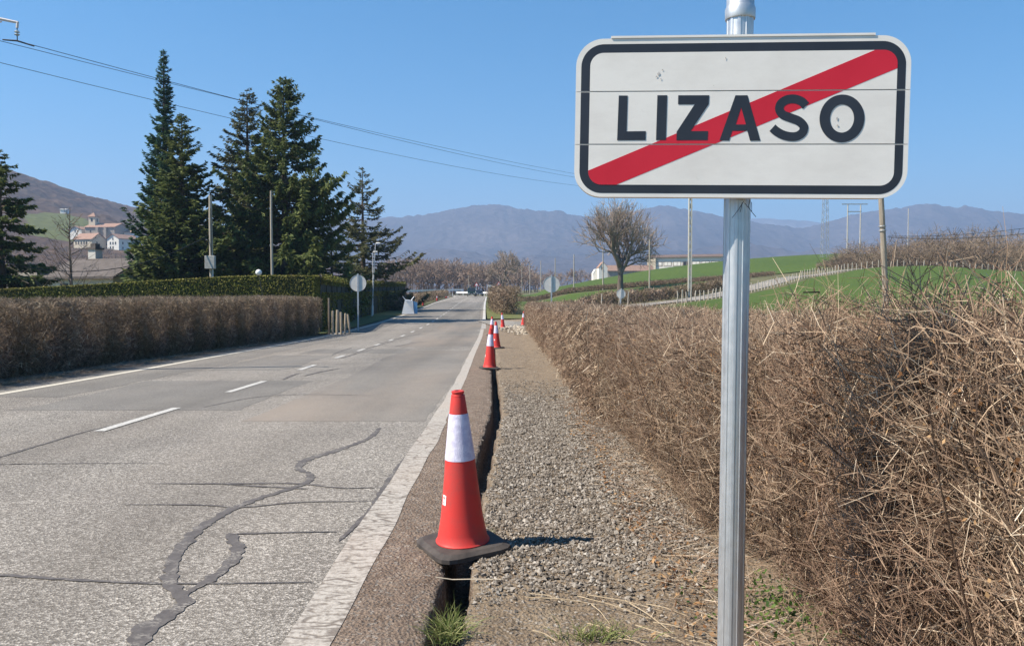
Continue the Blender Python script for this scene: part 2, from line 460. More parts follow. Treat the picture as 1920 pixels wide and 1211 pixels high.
# resurfaced areas
def poly_patch(name, pix, mat, dz=.005):
    """patch of tarmac whose corners the photo shows; laid on the road as a fine sheet"""
    pts = []
    for px, py in pix:
        Y = 10.0
        for _ in range(60):
            d = P(px, py, Y); z = float(prof(Y)); Y += (d[2] - z) * Y / max(EYE - z, .3) * .7
        pts.append((PX(px, Y, py), Y))
    return pts
def ground_pt(px, py):
    Y = 10.0
    for _ in range(80):
        d = P(px, py, Y); z = float(prof(Y)); Y = max(1.0, Y + (d[2] - z) * Y / max(EYE - z, .3) * .6)
    return np.array([P(px, py, Y)[0], Y])
def patch(name, ya, yb, oa, ob, mat, dz, rag=.05, seed=1):
    ys = np.linspace(ya, yb, max(8, int((yb - ya) * 3)))
    g = np.random.default_rng(seed)
    w0 = np.convolve(g.normal(size=len(ys) + 8), np.ones(9) / 9, 'valid')[:len(ys)] * rag; w1 = np.convolve(g.normal(size=len(ys) + 8), np.ones(9) / 9, 'valid')[:len(ys)] * rag
    A = np.array([cl(y, oa) for y in ys]) + np.stack([w0, 0*w0], 1); B = np.array([cl(y, ob) for y in ys]) + np.stack([w1, 0*w1], 1)
    return ribbon(name, A, B, 6, dz, mat, road)
patch("road_patch", 9.55, 25.5, 1.35, 3.55, m_patch, .0020, .10, 3)
patch("road_patch", 28.0, 56.0, .9, 3.55, m_patch, .0020, .3, 8)
patch("road_patch", 12.2, 60.0, -3.9, -2.3, m_patch_grey, .0020, .25, 4)
patch("road_patch", 10.6, 15.0, -2.1, 1.0, m_patch_grey, .0020, .25, 5)
patch("road_patch", 17.5, 23.0, -2.2, -.4, m_patch_grey, .0026, .4, 6)
patch("road_patch", 24.0, 26.5, -1.5, 1.7, m_patch_grey, .0032, .2, 7)
patch("road_patch", 62.0, 120.0, -3.6, 3.4, m_patch_grey, .0020, .1, 9)
# centre dashes
dash = [(4.9, 6.9)] + [(8.75, 10.85), (12.9, 14.9), (17.6, 19.2), (21.7, 23.0), (25.2, 26.5), (28.8, 30.0), (32.6, 34.0), (36.8, 38.4), (41.4, 43.2), (46.5, 48.5)]
y = 52.0
while y < 150: dash.append((y, y + 2.2)); y += 5.0
for a, b in dash[1:]:
    strip_between("lane_dash", np.linspace(a, b, 6), -.06, .06, .0072, m_dash)
ys = np.concatenate([np.arange(1.5, 50, .4), np.arange(50, 212, 2)])
ys = ys[:]
strip_between("edge_line", ys[ys > 4], -3.60, -3.43, .0075, m_lineL)
near = ys[ys <= 46.1]
wob = lambda y: .02 * math.sin(y * 1.7) + .015 * math.sin(y * 4.1)
strip_between("edge_line", np.arange(1.2, 46, .15), lambda y: 3.57 + .008 * math.sin(y * 2.3) - (0.01 if y < 9.5 else 0), lambda y: 3.77 + (.4*wob(y) if y < 9.5 else .1*wob(y) - .02), .0055, m_edge, 4)
y = 46.6
while y < 61: strip_between("edge_dash", np.linspace(y, y + .9, 3), 3.58, 3.86, .0065, m_dash); y += 1.75
strip_between("edge_line", np.arange(62, 209, 2.0), 3.58, 3.82, .0065, m_dash)
# bitumen crack sealing: pieces traced on the tarmac
def seal(pix, w, name="crack_seal", dz=.0040):
    pts = np.array([ground_pt(*q) for q in pix]); C = poly_resample(pts, .02)
    wv = np.interp(np.linspace(0, 1, len(C)), np.linspace(0, 1, len(w)), w) / 2 * .72
    n1 = np.array([mnoise.noise(Vector((c[0]*17, c[1]*17, 1))) for c in C]); n2 = np.array([mnoise.noise(Vector((c[0]*17, c[1]*17, 7))) for c in C])
    wv[-3:] *= np.array([.8, .5, .1]); wv[:3] *= np.array([.1, .5, .8])
    return ribbon(name, offset(C, -wv * (1 + .9*n1)), offset(C, wv * (1 + .9*n2)), 2, dz, m_seal, road)
seal([(255, 1235), (275, 1180), (345, 1130), (318, 1090), (330, 1040), (375, 990), (400, 975), (450, 948), (500, 930), (575, 905), (580, 890), (560, 878), (575, 862), (630, 845), (690, 822), (712, 802)],
     [.10, .12, .10, .09, .10, .10, .11, .09, .07, .09, .08, .12, .12, .09, .09, .07, .06])
seal([(345, 1115), (395, 1085), (435, 1055), (445, 1025), (430, 1000)], [.05, .10, .09, .12, .09], dz=.0043)
seal([(-60, 1074), (100, 1085), (300, 1094), (590, 1092)], [.05, .035, .03, .012], dz=.0046)
seal([(430, 1002), (520, 999), (640, 997)], [.04, .03, .02], dz=.0049)
seal([(225, 946), (380, 947), (450, 951), (560, 942), (700, 940)], [.012, .03, .04, .03, .015], dz=.0045)
seal([(272, 907), (420, 907), (560, 907), (640, 915), (718, 914)], [.012, .04, .05, .045, .02], dz=.0048)
seal([(420, 908), (500, 913), (580, 917)], [.03, .05, .03], dz=.0051)
seal([(-30, 866), (80, 833), (170, 807), (248, 790)], [.05, .05, .04, .02], dz=.0042)
seal([(-30, 871), (150, 869), (318, 869)], [.03, .025, .012], dz=.0047)
seal([(635, 1015), (690, 960), (735, 890), (770, 845)], [.03, .06, .05, .03], dz=.0041)
seal([(380, 764), (480, 745), (560, 740), (700, 742)], [.03, .04, .04, .02], dz=.0050)
for k, (a, b) in enumerate([((622, 666), (662, 651)), ((640, 672), (700, 655)), ((668, 660), (740, 640)), ((700, 648), (790, 625)), ((740, 650), (800, 640)), ((530, 712), (560, 700)), ((570, 705), (640, 690))]):
    seal([a, ((a[0]+b[0])/2, (a[1]+b[1])/2 - 1), b], [.05, .10, .05], dz=.0052 + k*.0002)

# ------------------------------------------------------------------ verge with the open trench
vy = np.concatenate([np.arange(1.0, 9.0, .035), np.arange(9.0, 20, .10), np.arange(20, 62, .5)])
def xr(y): return np.interp(y, CY, CX) + 3.575            # edge of the road
xt = np.interp(vy, [1, 3.2, 4, 5, 6.8, 8.5, 10.4, 13, 17.6, 30, 46, 62], [-.30, -.285, -.285, -.30, -.255, -.235, -.20, -.26, -.40, -.70, -1.0, -1.4])
nE1 = np.array([mnoise.fractal(Vector((y*2.2, 3.1, 0)), .8, 2, 5) for y in vy]); nE2 = np.array([mnoise.fractal(Vector((y*2.5, 9.1, 4)), .8, 2, 5) for y in vy])
half = np.interp(vy, [1, 3, 4.5, 7, 12, 20, 30, 46, 50], [.095, .085, .076, .080, .070, .065, .08, .08, .0])
nF1 = np.array([mnoise.noise(Vector((y*13, 3.1, 0))) for y in vy]); nF2 = np.array([mnoise.noise(Vector((y*14, 8.1, 0))) for y in vy])
xl_ = xt - half - .026 * nE1 - .013*nF1; xr_ = xt + half + .026 * nE2 + .013*nF2
depth = np.interp(vy, [1, 4, 8, 30, 44, 49], [.30, .30, .30, .32, .30, .0])
cols, zs, kind = [], [], []
e0 = xr(vy)
for t in np.linspace(0, 1, 22):
    cols.append(e0 * (1 - t) + xl_ * t); zs.append(np.interp(t, [0, .1, .5, .8, 1], [-.004, .0012, .003, .0, -.02]) + 0*vy); kind.append(0)
for f, zz in ((.05, .25), (.10, .6), (.18, .95), (.5, 1.0), (.84, .95), (.92, .6), (.96, .25)):
    cols.append(xl_ * (1 - f) + xr_ * f); zs.append(-depth * zz - .02); kind.append(1)
xe = np.full_like(vy, 2.6)
tt = np.concatenate([np.linspace(0, .42, 34), np.linspace(.46, 1, 10)])
for t in tt:
    cols.append(xr_ * (1 - t) + xe * t); zs.append(np.interp(t, [0, .03, .3, .5, 1], [-.02, 0, .0, .04, .05]) + 0*vy); kind.append(2)
VX = np.array(cols).T; VYY = np.repeat(vy[:, None], VX.shape[1], 1)
VZ = prof(VYY) + np.array(zs).T
nn = vnoise(VX, VYY, 5.0, 2.0, 5)
VX = VX + np.where(np.array(kind)[None, :] == 1, vnoise(VX + VZ, VYY, 14.0, 12.0, 3) * .012, 0)
amp = np.array([.014 if k == 0 else .03 if k == 1 else .016 for k in kind])[None, :]
mask = np.ones(VX.shape[1]); mask[:10] = .03; mask[10:14] = (.2, .45, .7, .9)
fine_ = np.where(VYY < 9, vnoise(VX, VYY, 21.0, 6.0, 2), 0) * .006
VZ = VZ + fine_ * mask[None, :] + nn * amp * mask[None, :] * (1 - sstep(20, 40, VYY)*.3)
nc = VX.shape[1]; Q = grid_quads(*VX.shape)
verge = mk("verge", np.stack([VX, VYY, VZ], -1).reshape(-1, 3), Q, m_shoulder, smooth=True)
verge.data.materials.append(m_soil); verge.data.materials.append(m_path)
ci = (np.arange(len(Q)) % (nc - 1)); kk = np.array(kind)
mi = np.where(ci < 21, 0, np.where(ci < 29, 1, 2)).astype(np.int32)
verge.data.polygons.foreach_set("material_index", mi)
tag(verge, kind="structure")
def vz(x, y): return float(prof(y)) + .005

# ------------------------------------------------------------------ side lane, fields, verges to the right
lane_c = poly_resample([(-1.62, 52.6), (2.5, 53.5), (P(1100, 583, 58)[0], 57.5), (P(1180, 574, 65)[0], 65), (P(1270, 564, 75)[0], 75), (P(1350, 553, 86)[0], 86),
                        (P(1440, 533, 100)[0], 100), (P(1490, 522, 107)[0], 108), (P(1600, 508, 125)[0], 127), (P(1770, 492, 150)[0], 138), (P(1950, 500, 150)[0], 146)], 1.0)
wl = np.interp(np.arange(len(lane_c)), [0, 4, 12, 60, 80, len(lane_c)], [6.5, 4.2, 2.4, 1.7, 1.1, .8])
tag(ribbon("lane", offset(lane_c, -wl), offset(lane_c, wl), 7, .045, m_lane), kind="structure")
def sheet(name, A, B, na, nb, dz, mat):
    A = poly_resample(A, 1.0); B = poly_resample(B, 1.0)
    ia = np.linspace(0, len(A) - 1, na); ib = np.linspace(0, len(B) - 1, na)
    A = np.stack([np.interp(ia, np.arange(len(A)), A[:, k]) for k in (0, 1)], 1); B = np.stack([np.interp(ib, np.arange(len(B)), B[:, k]) for k in (0, 1)], 1)
    return tag(ribbon(name, A, B, nb, dz, mat), kind="structure")
i0 = 10
nf = offset(lane_c, wl + 2.2)[14:]
sheet("field", nf, [(6.5, 34), (14, 30), (30, 26), (60, 26), (95, 40), (120, 75), (135, 110), (135, 118)], 90, 60, .10, m_field)
sheet("meadow", [(P(965, 560, 100)[0], 98), (P(1060, 568, 92)[0], 92), (P(1200, 556, 92)[0], 92), (P(1350, 538, 104)[0], 104)],
      [(P(950, 553, 120)[0], 122), (P(1060, 552, 120)[0], 118), (P(1200, 541, 118)[0], 117), (P(1350, 527, 122)[0], 122)], 60, 16, .08, m_field)
sheet("field", [(P(965, 550, 132)[0], 130), (P(1100, 543, 130)[0], 130), (P(1200, 536, 128)[0], 128), (P(1350, 524, 134)[0], 134), (P(1450, 514, 140)[0], 140), (P(1560, 500, 150)[0], 150)],
      [(P(960, 546, 200)[0], 215), (P(1100, 527, 200)[0], 225), (P(1200, 510, 210)[0], 232), (P(1350, 491, 220)[0], 240), (P(1530, 478, 230)[0], 250), (P(1640, 478, 230)[0], 250)], 90, 40, .10, m_field)
sheet("roadside_soil", [cl(2, -3.90), cl(12, -3.90), cl(24, -3.90), cl(39, -3.90)], [cl(2, -7.2), cl(12, -7.2), cl(24, -7.2), cl(39, -7.2)], 80, 10, -.004, m_soil2)
sheet("grass_verge", [cl(38.5, -4.1), cl(50, -4.0), cl(65, -3.9), cl(85, -3.85), cl(112, -3.8)], [(-10.6, 38.5), (-11.4, 50), (-12.8, 65), (-13.4, 85), (-13.6, 112)], 60, 8, .05, m_grassverge)
sheet("grass_verge", [cl(62, 3.95), cl(80, 3.9), cl(110, 3.9), cl(150, 3.9)], [(3.0, 63), (2.2, 80), (1, 110), (-1, 150)], 40, 6, .05, m_grassverge)

# ------------------------------------------------------------------ the town exit sign
k = NT("galvanised_aluminium")
k.col(k.ramp(k.noise(9, 6, .7, co=k.co((6, 6, .8))), [(.3, (.47, .49, .51)), (.7, (.62, .63, .64))])); k.rough(k.ramp(k.noise(25, 4), [(.3, .38), (.7, .55)]))
k.b.inputs["Metallic"].default_value = .75; m_alu = k.m
k = NT("sign_white_film")
d_ = k.ramp(k.noise(2.6, 6, .7, co=k.co((1, 1, 2.2))), [(.42, 0), (.72, .75)])
c_ = k.mix(d_, (.82, .775, .715), (.68, .63, .575))
sp = k.ramp(k.noise(26, 2), [(.76, 0), (.80, .7)])
k.col(k.mix(sp, c_, (.35, .32, .30))); k.rough(.42); k.bump(k.noise(6, 2), .12, .004); m_film = k.m
m_black = simple("sign_black_film", (.022, .024, .032), (.034, .036, .046), 5, .38, spec=.4)
m_red = simple("sign_red_film", (.56, .012, .028), (.64, .02, .04), 4, .42, spec=.4)
m_back = simple("sign_back_grey", (.45, .46, .48), (.53, .54, .55), 6, .5, metal=.4)
sign = thing("road_sign", "large white town exit sign LIZASO crossed by a red diagonal, on a fluted grey pole", "road sign", (0.742, 2.68, Tz(.742, 2.68)))
sign.rotation_euler = (0, math.radians(0.30), 0)
zt = P(1388, 22, 2.68)[2] - sign.location.z
def flute(n, r, d, m):
    out = []
    for i in range(n):
        a = 2*math.pi*i/n; w = math.cos(a * m)
        out.append((math.cos(a) * (r - d * (0 if w > .2 else 1)), math.sin(a) * (r - d * (0 if w > .2 else 1))))
    return out
ring = np.array(flute(120, .0440, .0022, 10))
zz = np.linspace(-.3, zt, 12)
V = np.concatenate([np.column_stack([ring, np.full(len(ring), z)]) for z in zz]); n = len(ring)
Q = np.array([[j*n + i, j*n + (i+1) % n, (j+1)*n + (i+1) % n, (j+1)*n + i] for j in range(len(zz)-1) for i in range(n)])
mk("pole", V, Q, m_alu, sign)
MB().lathe([(.0475, zt - .028), (.049, zt - .024), (.049, zt + .006), (.0465, zt + .012), (.0445, zt + .016), (.0445, zt + .05), (.040, zt + .058), (.012, zt + .062)], 40).build("pole_cap", m_alu, sign, smooth=True)
W, H, RC = 1.054, .5125, .089
def rrect(x0, x1, z0, z1, r, n=14):
    out = []
    for cx, cz, a0 in ((x1 - r, z0 + r, -90), (x1 - r, z1 - r, 0), (x0 + r, z1 - r, 90), (x0 + r, z0 + r, 180)):
        for i in range(n + 1):
            a = math.radians(a0 + 90 * i / n); out.append((cx + r*math.cos(a), cz + r*math.sin(a)))
    return out
def clip(poly, a, b, c):
    """keep a*x + b*z <= c"""
    out = []
    for i in range(len(poly)):
        p, q = poly[i], poly[(i+1) % len(poly)]
        fp, fq = a*p[0] + b*p[1] - c, a*q[0] + b*q[1] - c
        if fp <= 0: out.append(p)
        if (fp < 0 < fq) or (fq < 0 < fp):
            t = fp / (fp - fq); out.append((p[0] + t*(q[0]-p[0]), p[1] + t*(q[1]-p[1])))
    return out
def uv(x, y):
    """a spot measured on the photographed face -> metres on the panel"""
    t = (x - 52) / 1731.0; h = 267 + 9 * t
    s1 = 481 - 28 * t; s2 = 749 - 17 * t
    U = t * 276 / h
    return (U * W - W/2, (1 + (s2 - y) / (s2 - s1)) * H/3 - H/2)
# the plate is held by its own (tilted and slightly turned) frame of reference
ctr = P(1380, 221, 2.60); Mp = Matrix.Rotation(math.radians(.62), 4, 'Y') @ Matrix.Rotation(math.radians(-5.2), 4, 'Z')
off_p = Vector(ctr) - Vector(sign.location)
outer = rrect(-W/2, W/2, -H/2, H/2, RC); blk = rrect(-W/2 + .017, W/2 - .016, -H/2 + .013, H/2 - .018, RC - .016)
inn = rrect(-W/2 + .046, W/2 - .042, -H/2 + .040, H/2 - .046, RC - .046)
def line_clip(poly, p, q, keep_below):
    a, b = -(q[1]-p[1]), (q[0]-p[0]); c = a*p[0] + b*p[1]
    return clip(poly, a, b, c) if keep_below else clip(poly, -a, -b, -c)
red = line_clip(inn, uv(118, 885), uv(1612, 245), True); red = line_clip(red, uv(262, 958), uv(1718, 342), False)
# keep the red inside the black ring, running a little under it
def face(name, poly, front, thick, mat, parent, bevel=0):
    o = MB().prism(poly, -front, -front + thick).build(name, mat, parent, bevel=bevel); return o
panels = []
for i in range(3):
    z0, z1 = -H/2 + i*H/3 + (.0009 if i else 0), -H/2 + (i+1)*H/3 - (.0009 if i < 2 else 0)
    cs = lambda pl: clip(clip(pl, 0, 1, z1), 0, -1, -z0)
    p = face("panel", cs(outer), 0, .030, m_film, sign, bevel=.0010)
    p.data.materials.append(m_back)
    p.matrix_local = Matrix.Translation(off_p) @ Mp
    panels.append(p)
    e = .0011
    cs2 = lambda pl: clip(clip(pl, 0, 1, z1 - e), 0, -1, -(z0 + e))
    face("black_border", cs2(blk), .0005, .0004, m_black, p)
    face("white_face", cs2(inn), .0010, .0004, m_film, p)
    rr = cs2(red)
    if len(rr) > 2: face("red_band", rr, .0015, .0004, m_red, p)
mid = panels[1]
def letter(polys, name="letter"):
    b = MB()
    for pl in polys: b.prism([uv(*q) for q in pl], -.0021, -.0017)
    return b.build(name, m_black, mid)
def stroke(pts, w, n=90):
    """constant-width band along a curve given in photo spots -> list of quads"""
    C = poly_resample(np.array(pts, float), 4.0); t = np.gradient(C, axis=0); t /= np.linalg.norm(t, axis=1, keepdims=True)
    nrm = np.stack([-t[:, 1], t[:, 0]], 1); A = C + nrm*w/2; B = C - nrm*w/2
    return A, B
def band_letter(A, B, closed=False):
    a = np.array([uv(*q) for q in A]); b = np.array([uv(*q) for q in B]); n = len(a)
    V = np.concatenate([np.column_stack([a[:, 0], np.full(n, -.0021), a[:, 1]]), np.column_stack([b[:, 0], np.full(n, -.0021), b[:, 1]]),
                        np.column_stack([a[:, 0], np.full(n, -.0017), a[:, 1]]), np.column_stack([b[:, 0], np.full(n, -.0017), b[:, 1]])])
    Q = []
    for i in range(n if closed else n - 1):
        j = (i + 1) % n
        Q += [(i, j, n + j, n + i), (2*n + i, 3*n + i, 3*n + j, 2*n + j), (i, 2*n + i, 2*n + j, j), (n + i, n + j, 3*n + j, 3*n + i)]
    return mk("letter", V, np.array(Q), m_black, mid)
sk = lambda x: -(x - 340) * .012          # the letters follow the panel's slope
letter([[(276, 498), (322, 498), (320, 680), (420, 678), (420, 724), (272, 726)]])                                   # L
letter([[(476, 495), (527, 494), (525, 722), (474, 724)]])                                                           # I
letter([[(584, 494), (744, 492), (743, 537), (652, 676), (743, 675), (742, 721), (580, 723), (580, 680), (670, 539), (584, 540)]])   # Z
letter([[(880, 491), (911, 491), (911, 552), (885, 640), (868, 672), (853, 722), (803, 722)],
        [(911, 491), (942, 490), (1015, 721), (962, 722), (946, 671), (938, 639), (911, 552)],
        [(885, 640), (938, 639), (946, 671), (868, 672)]])                                                            # A
cx, cy, ra, rb = 1176, 605, 60, 68
sA, sB = stroke([(1246, 541), (1222, 519), (1186, 507), (1146, 511), (1116, 532), (1109, 560), (1126, 586), (1168, 603), (1212, 620), (1238, 648), (1232, 677), (1205, 696), (1170, 699), (1130, 690), (1096, 672), (1076, 655)], 45)
band_letter(sA, sB)                                                                                                   # S
th = np.linspace(0, 2*math.pi, 64, endpoint=False)
band_letter(np.column_stack([1434 + 116*np.cos(th), 604 + 122*np.sin(th)]), np.column_stack([1434 + 62*np.cos(th), 604 + 72*np.sin(th)]), True)   # O
# weather marks on the face: a scuff, a bird mark, a chip
m_scuff = simple("scuffed_film", (.42, .39, .36), (.60, .57, .53), 60, .7)
def mark(x, y, s, panel, seed, sx=1.0):
    g = random.Random(seed); c = uv(x, y); pl = [(c[0] + s*sx*g.uniform(.35, 1)*math.cos(a), c[1] + s*g.uniform(.35, 1)*math.sin(a)) for a in np.linspace(0, 2*math.pi, 13)[:-1]]
    MB().prism(pl, -.0026, -.0022).build("scuff", m_scuff, panel)
for q in [(480, 385, .008, 2, 1, .7), (470, 400, .004, 2, 2), (500, 365, .003, 2, 3), (492, 412, .0035, 2, 4), (1408, 605, .007, 1, 5, .5), (1412, 640, .004, 1, 6), (824, 303, .006, 2, 7, .35), (766, 443, .0018, 2, 8), (690, 912, .0015, 0, 9), (398, 572, .0015, 1, 10)]:
    mark(q[0], q[1], q[2], panels[q[3]], q[4], *(q[5:] or (1.0,)))
# top flange of the uppermost slat, bracket on the pole, loose binding wire
MB().box((0, .012, H/2 + .004), (.83, .03, .007)).build("top_flange", m_film, panels[2])
for z_ in (.07, -.07): MB().box((-.01, .035, z_), (.12, .02, .03)).build("bracket", m_alu, panels[1])
b = MB()
for pts in ([(.03, .03, -.27), (.04, .02, -.285), (.052, .02, -.30), (.066, .025, -.315)], [(.045, .02, -.262), (.04, .02, -.283), (.052, .022, -.300), (.05, .02, -.268)], [(.025, .02, -.265), (.01, .015, -.29), (-.012, .01, -.32)], [(.02, .02, -.27), (.015, .02, -.30)]):
    b.tube(pts, .0011, 5)
tag(b.build("binding_wire", m_black, panels[0]), kind="stuff")

# ------------------------------------------------------------------ traffic cones
k = NT("cone_red_plastic")
k.col(k.mix(k.ramp(k.noise(5, 5, .7), [(.45, 0), (.7, .75)]), (.60, .045, .038), (.36, .07, .06))); k.rough(k.ramp(k.noise(14, 4), [(.3, .42), (.7, .62)])); m_cone = k.m
m_coneblk = simple("cone_rubber", (.035, .030, .028), (.085, .072, .064), 11, .8, .3, .004)
k = NT("reflective_sleeve")
k.col(k.ramp(k.noise(30, 3), [(.4, (.56, .53, .68)), (.6, (.70, .67, .80))])); k.rough(.35); k.bump(k.voro(140, out="Distance"), .35, .003); m_sleeve = k.m  # white sleeve, with the lavender tint of shade put into its colour
m_sticker = simple("white_sticker", (.75, .75, .73))
def make_cone(label, x, y, tilt=(0, 0), rz=0.0, z=None, group="traffic cones along the road works", h=.9, scale=1.0):
    c = thing("traffic_cone", label, "traffic cone", (x, y, vz(x, y) if z is None else z), group=group)
    c.rotation_euler = (tilt[0], tilt[1], rz); c.scale = (scale,)*3
    if not proto:
        a = rrect(-.225, .225, -.225, .225, .09, 3)
        b = bmesh.new()
        m1 = MB(); 
        lo = [m1.bm.verts.new((x_, z_, .0)) for x_, z_ in a]; m2 = [m1.bm.verts.new((x_*.995, z_*.995, .022)) for x_, z_ in a]
        up = [m1.bm.verts.new((x_*.86, z_*.86, .038)) for x_, z_ in a]
        for p, q in ((lo, m2), (m2, up)):
            for i in range(len(p)): m1.bm.faces.new((p[i], p[(i+1) % len(p)], q[(i+1) % len(p)], q[i]))
        m1.bm.faces.new(list(reversed(lo))); m1.bm.faces.new(up); b.free()
        m1.build("base", m_coneblk, c, bevel=.003)
        m1 = MB().lathe([(.153, .034), (.154, .044), (.144, .054), (.135, .10), (.122, .17), (.111, .26), (.097, .38), (.084, .52)], 40, cap=False)
        m1.build("body", m_cone, c, smooth=True)
        MB().lathe([(.086, .512), (.0855, .518), (.0545, .768), (.0535, .772)], 40, cap=False).build("reflective_band", m_sleeve, c, smooth=True)
        MB().lathe([(.0525, .765), (.040, .862), (.0385, .866), (.0385, .876), (.033, .880), (.033, .884), (.036, .888), (.036, .897), (.030, .900), (.020, .900), (.018, .87)], 32, cap=False).build("tip", m_cone, c, smooth=True)
        sm = MB(); a0 = math.radians(-186)
        for i in range(5):
            a1, a2 = a0 + i*.065, a0 + (i+1)*.065
            sm.quad(*[((np.interp(z_, [.26, .38], [.111, .097]) + .0016)*math.cos(a_), (np.interp(z_, [.26, .38], [.111, .097]) + .0016)*math.sin(a_), z_) for a_, z_ in ((a1, .262), (a2, .262), (a2, .318), (a1, .318))])
        st = sm.build("sticker", m_sticker, c)
        sp_ = MB()
        for i, zz_ in ((1.2, .303), (2.6, .303), (1.6, .276), (3.0, .300)):
            a1, a2 = a0 + i*.065, a0 + (i+.8)*.065
            r_ = np.interp(zz_, [.26, .38], [.111, .097]) + .0026
            sp_.quad(*[(r_*math.cos(a_), r_*math.sin(a_), z_) for a_, z_ in ((a1, zz_-.006), (a2, zz_-.006), (a2, zz_+.006), (a1, zz_+.006))])
        sp_.build("print", m_cone, st)
        proto.append(c)
    else:
        for ch in proto[0].children: copy_tree(ch, c)
    return c
proto = []
make_cone("nearest red and white traffic cone straddling the trench beside the gravel", P(868, 1018, 4.53)[0], 4.53, (math.radians(1.5), math.radians(-2.6)), .5)
make_cone("red and white cone standing over the trench, second nearest", P(918, 690, 18.0)[0], 18.0, (0, math.radians(1.8)), .2)
make_cone("cone just behind the second nearest one, mostly hidden by it, right of the pair", P(931, 655, 27)[0], 27.0, (0, math.radians(-2)), .9)
make_cone("cone peeping out left above the second nearest cone", P(922, 630, 38)[0], 38.0, (0, math.radians(3)), 1.2)
make_cone("cone standing by the pale rubble at the lane mouth", P(943, 617, 47.5)[0], 47.5, (0, math.radians(-4)), .4)
make_cone("cone at the hedge corner by the lane mouth, right of the rubble", P(981, 612, 50)[0], 50.0, (0, math.radians(2)), .1, z=Tz(P(981, 612, 50)[0], 50) + .05)
make_cone("left of two cone tips peeping over the brown hedge top", P(1109, 590, 57)[0], 57.0, (0, 0), .1, z=Tz(P(1109, 590, 57)[0], 57) + .05)
make_cone("right of two cone tips peeping over the brown hedge top", P(1140, 592, 54.0)[0], 54.0, (0, 0), .7, z=Tz(P(1140, 592, 54.)[0], 54.) + .05)
xy = cl(100, -4.0); make_cone("nearest far cone on the left road edge before the parked cars", xy[0], xy[1], (0, 0), .3, z=Tz(*xy) + .06)
xy = cl(127, -4.0); make_cone("second far cone on the left road edge before the parked cars", xy[0], xy[1], (0, .05), .3, z=Tz(*xy) + .06)
xy = cl(152, -4.1); make_cone("farthest cone tipped over on the left road edge near the cars", xy[0], xy[1], (0, math.radians(80)), .3, z=Tz(*xy) + .2)

# ------------------------------------------------------------------ loose gravel on the path, clods and stones
ico = bmesh.new(); [ico.verts.new(v_) for v_ in ((1, .1, 0), (-1, -.1, .1), (.1, 1, -.1), (-.1, -1, 0), (.2, -.1, 1), (0, .2, -1))]; ico.verts.ensure_lookup_table(); [ico.faces.new([ico.verts[i_] for i_ in f_]) for f_ in ((0, 2, 4), (2, 1, 4), (1, 3, 4), (3, 0, 4), (2, 0, 5), (1, 2, 5), (3, 1, 5), (0, 3, 5))]
ico.verts.ensure_lookup_table(); ico.verts.index_update(); IV = np.array([v.co[:] for v in ico.verts]); IF = np.array([[v.index for v in f.verts] for f in ico.faces]); ico.free()
def stones(name, xy, size, mat, zfun, parent=None, seed=5, sink=.3):
    g = np.random.default_rng(seed); N = len(xy)
    sc = size[:, None] * g.uniform(.6, 1.25, (N, 3)) * np.array([1, 1, .75])
    a = g.uniform(0, 2*math.pi, N); b = g.uniform(-.6, .6, N)
    jit = 1 + g.uniform(-.34, .26, (N, len(IV), 3))
    v = IV[None] * jit * sc[:, None, :]
    x = v[..., 0]*np.cos(b)[:, None] + v[..., 2]*np.sin(b)[:, None]; z = -v[..., 0]*np.sin(b)[:, None] + v[..., 2]*np.cos(b)[:, None]; y = v[..., 1]
    X = x*np.cos(a)[:, None] - y*np.sin(a)[:, None] + xy[:, 0:1]; Y = x*np.sin(a)[:, None] + y*np.cos(a)[:, None] + xy[:, 1:2]
    Z = z + zfun(xy[:, 0], xy[:, 1])[:, None] + (size * (.75 - sink))[:, None]
    V = np.stack([X, Y, Z], -1).reshape(-1, 3)
    F_ = (IF[None] + (np.arange(N) * len(IV))[:, None, None]).reshape(-1, 3)
    t = np.repeat(g.uniform(0, 1, N), len(IV))
    o = mk(name, V, None, mat, parent, tint=t, Ft=F_); return o
m_gravel = tinted("crushed_stone", [(0, (.10, .082, .064)), (.4, (.19, .160, .130)), (.8, (.27, .236, .197)), (1, (.40, .36, .31))], .9)
m_rubble = tinted("pale_rubble", [(0, (.24, .20, .15)), (.6, (.40, .34, .27)), (1, (.52, .47, .40))], .95)
def zsurf(x, y):
    t = (x - tr(y)) / (2.6 - tr(y))
    return prof(y) + np.interp(t, [0, .03, .3, .5, 1], [-.02, 0, .0, .04, .05]) + vnoise(x, y, 5.0, 2.0, 5) * .016
def scatter(n, ya, yb, xa, xb, seed, dens=None):
    g = np.random.default_rng(seed); y = g.uniform(ya, yb, n); x = g.uniform(0, 1, n)
    a = xa(y) if callable(xa) else xa; b = xb(y) if callable(xb) else xb
    xy = np.column_stack([a + (b - a)*x, y])
    if dens is not None: xy = xy[g.uniform(0, 1, len(xy)) < dens(xy[:, 0], xy[:, 1])]
    return xy
tr = lambda y: np.interp(y, vy, xr_)
tl = lambda y: np.interp(y, vy, xl_)
def dens1(x, y):
    n_ = vnoise(x, y, 1.4, 5, 3)
    edge = sstep(0, .12, x - tr(y) + .12*n_ + .06*(1 - sstep(5, 6, y)))
    return edge * sstep(3.55, 4.5, y + n_*.7) * (1 - .93*sstep(10.6, 14.0, y + 1.2*n_))
xy = scatter(66000, 3.2, 15.0, lambda y: tr(y) + .02, lambda y: 0*y + 1.15, 21, dens1)
g = np.random.default_rng(3); sz = np.minimum(g.lognormal(0, .38, len(xy)) * .0094, .019)
tag(stones("gravel", xy, sz, m_gravel, zsurf, seed=6), "grey crushed stone gravel spread along the path beside the hedge", "gravel", kind="stuff")
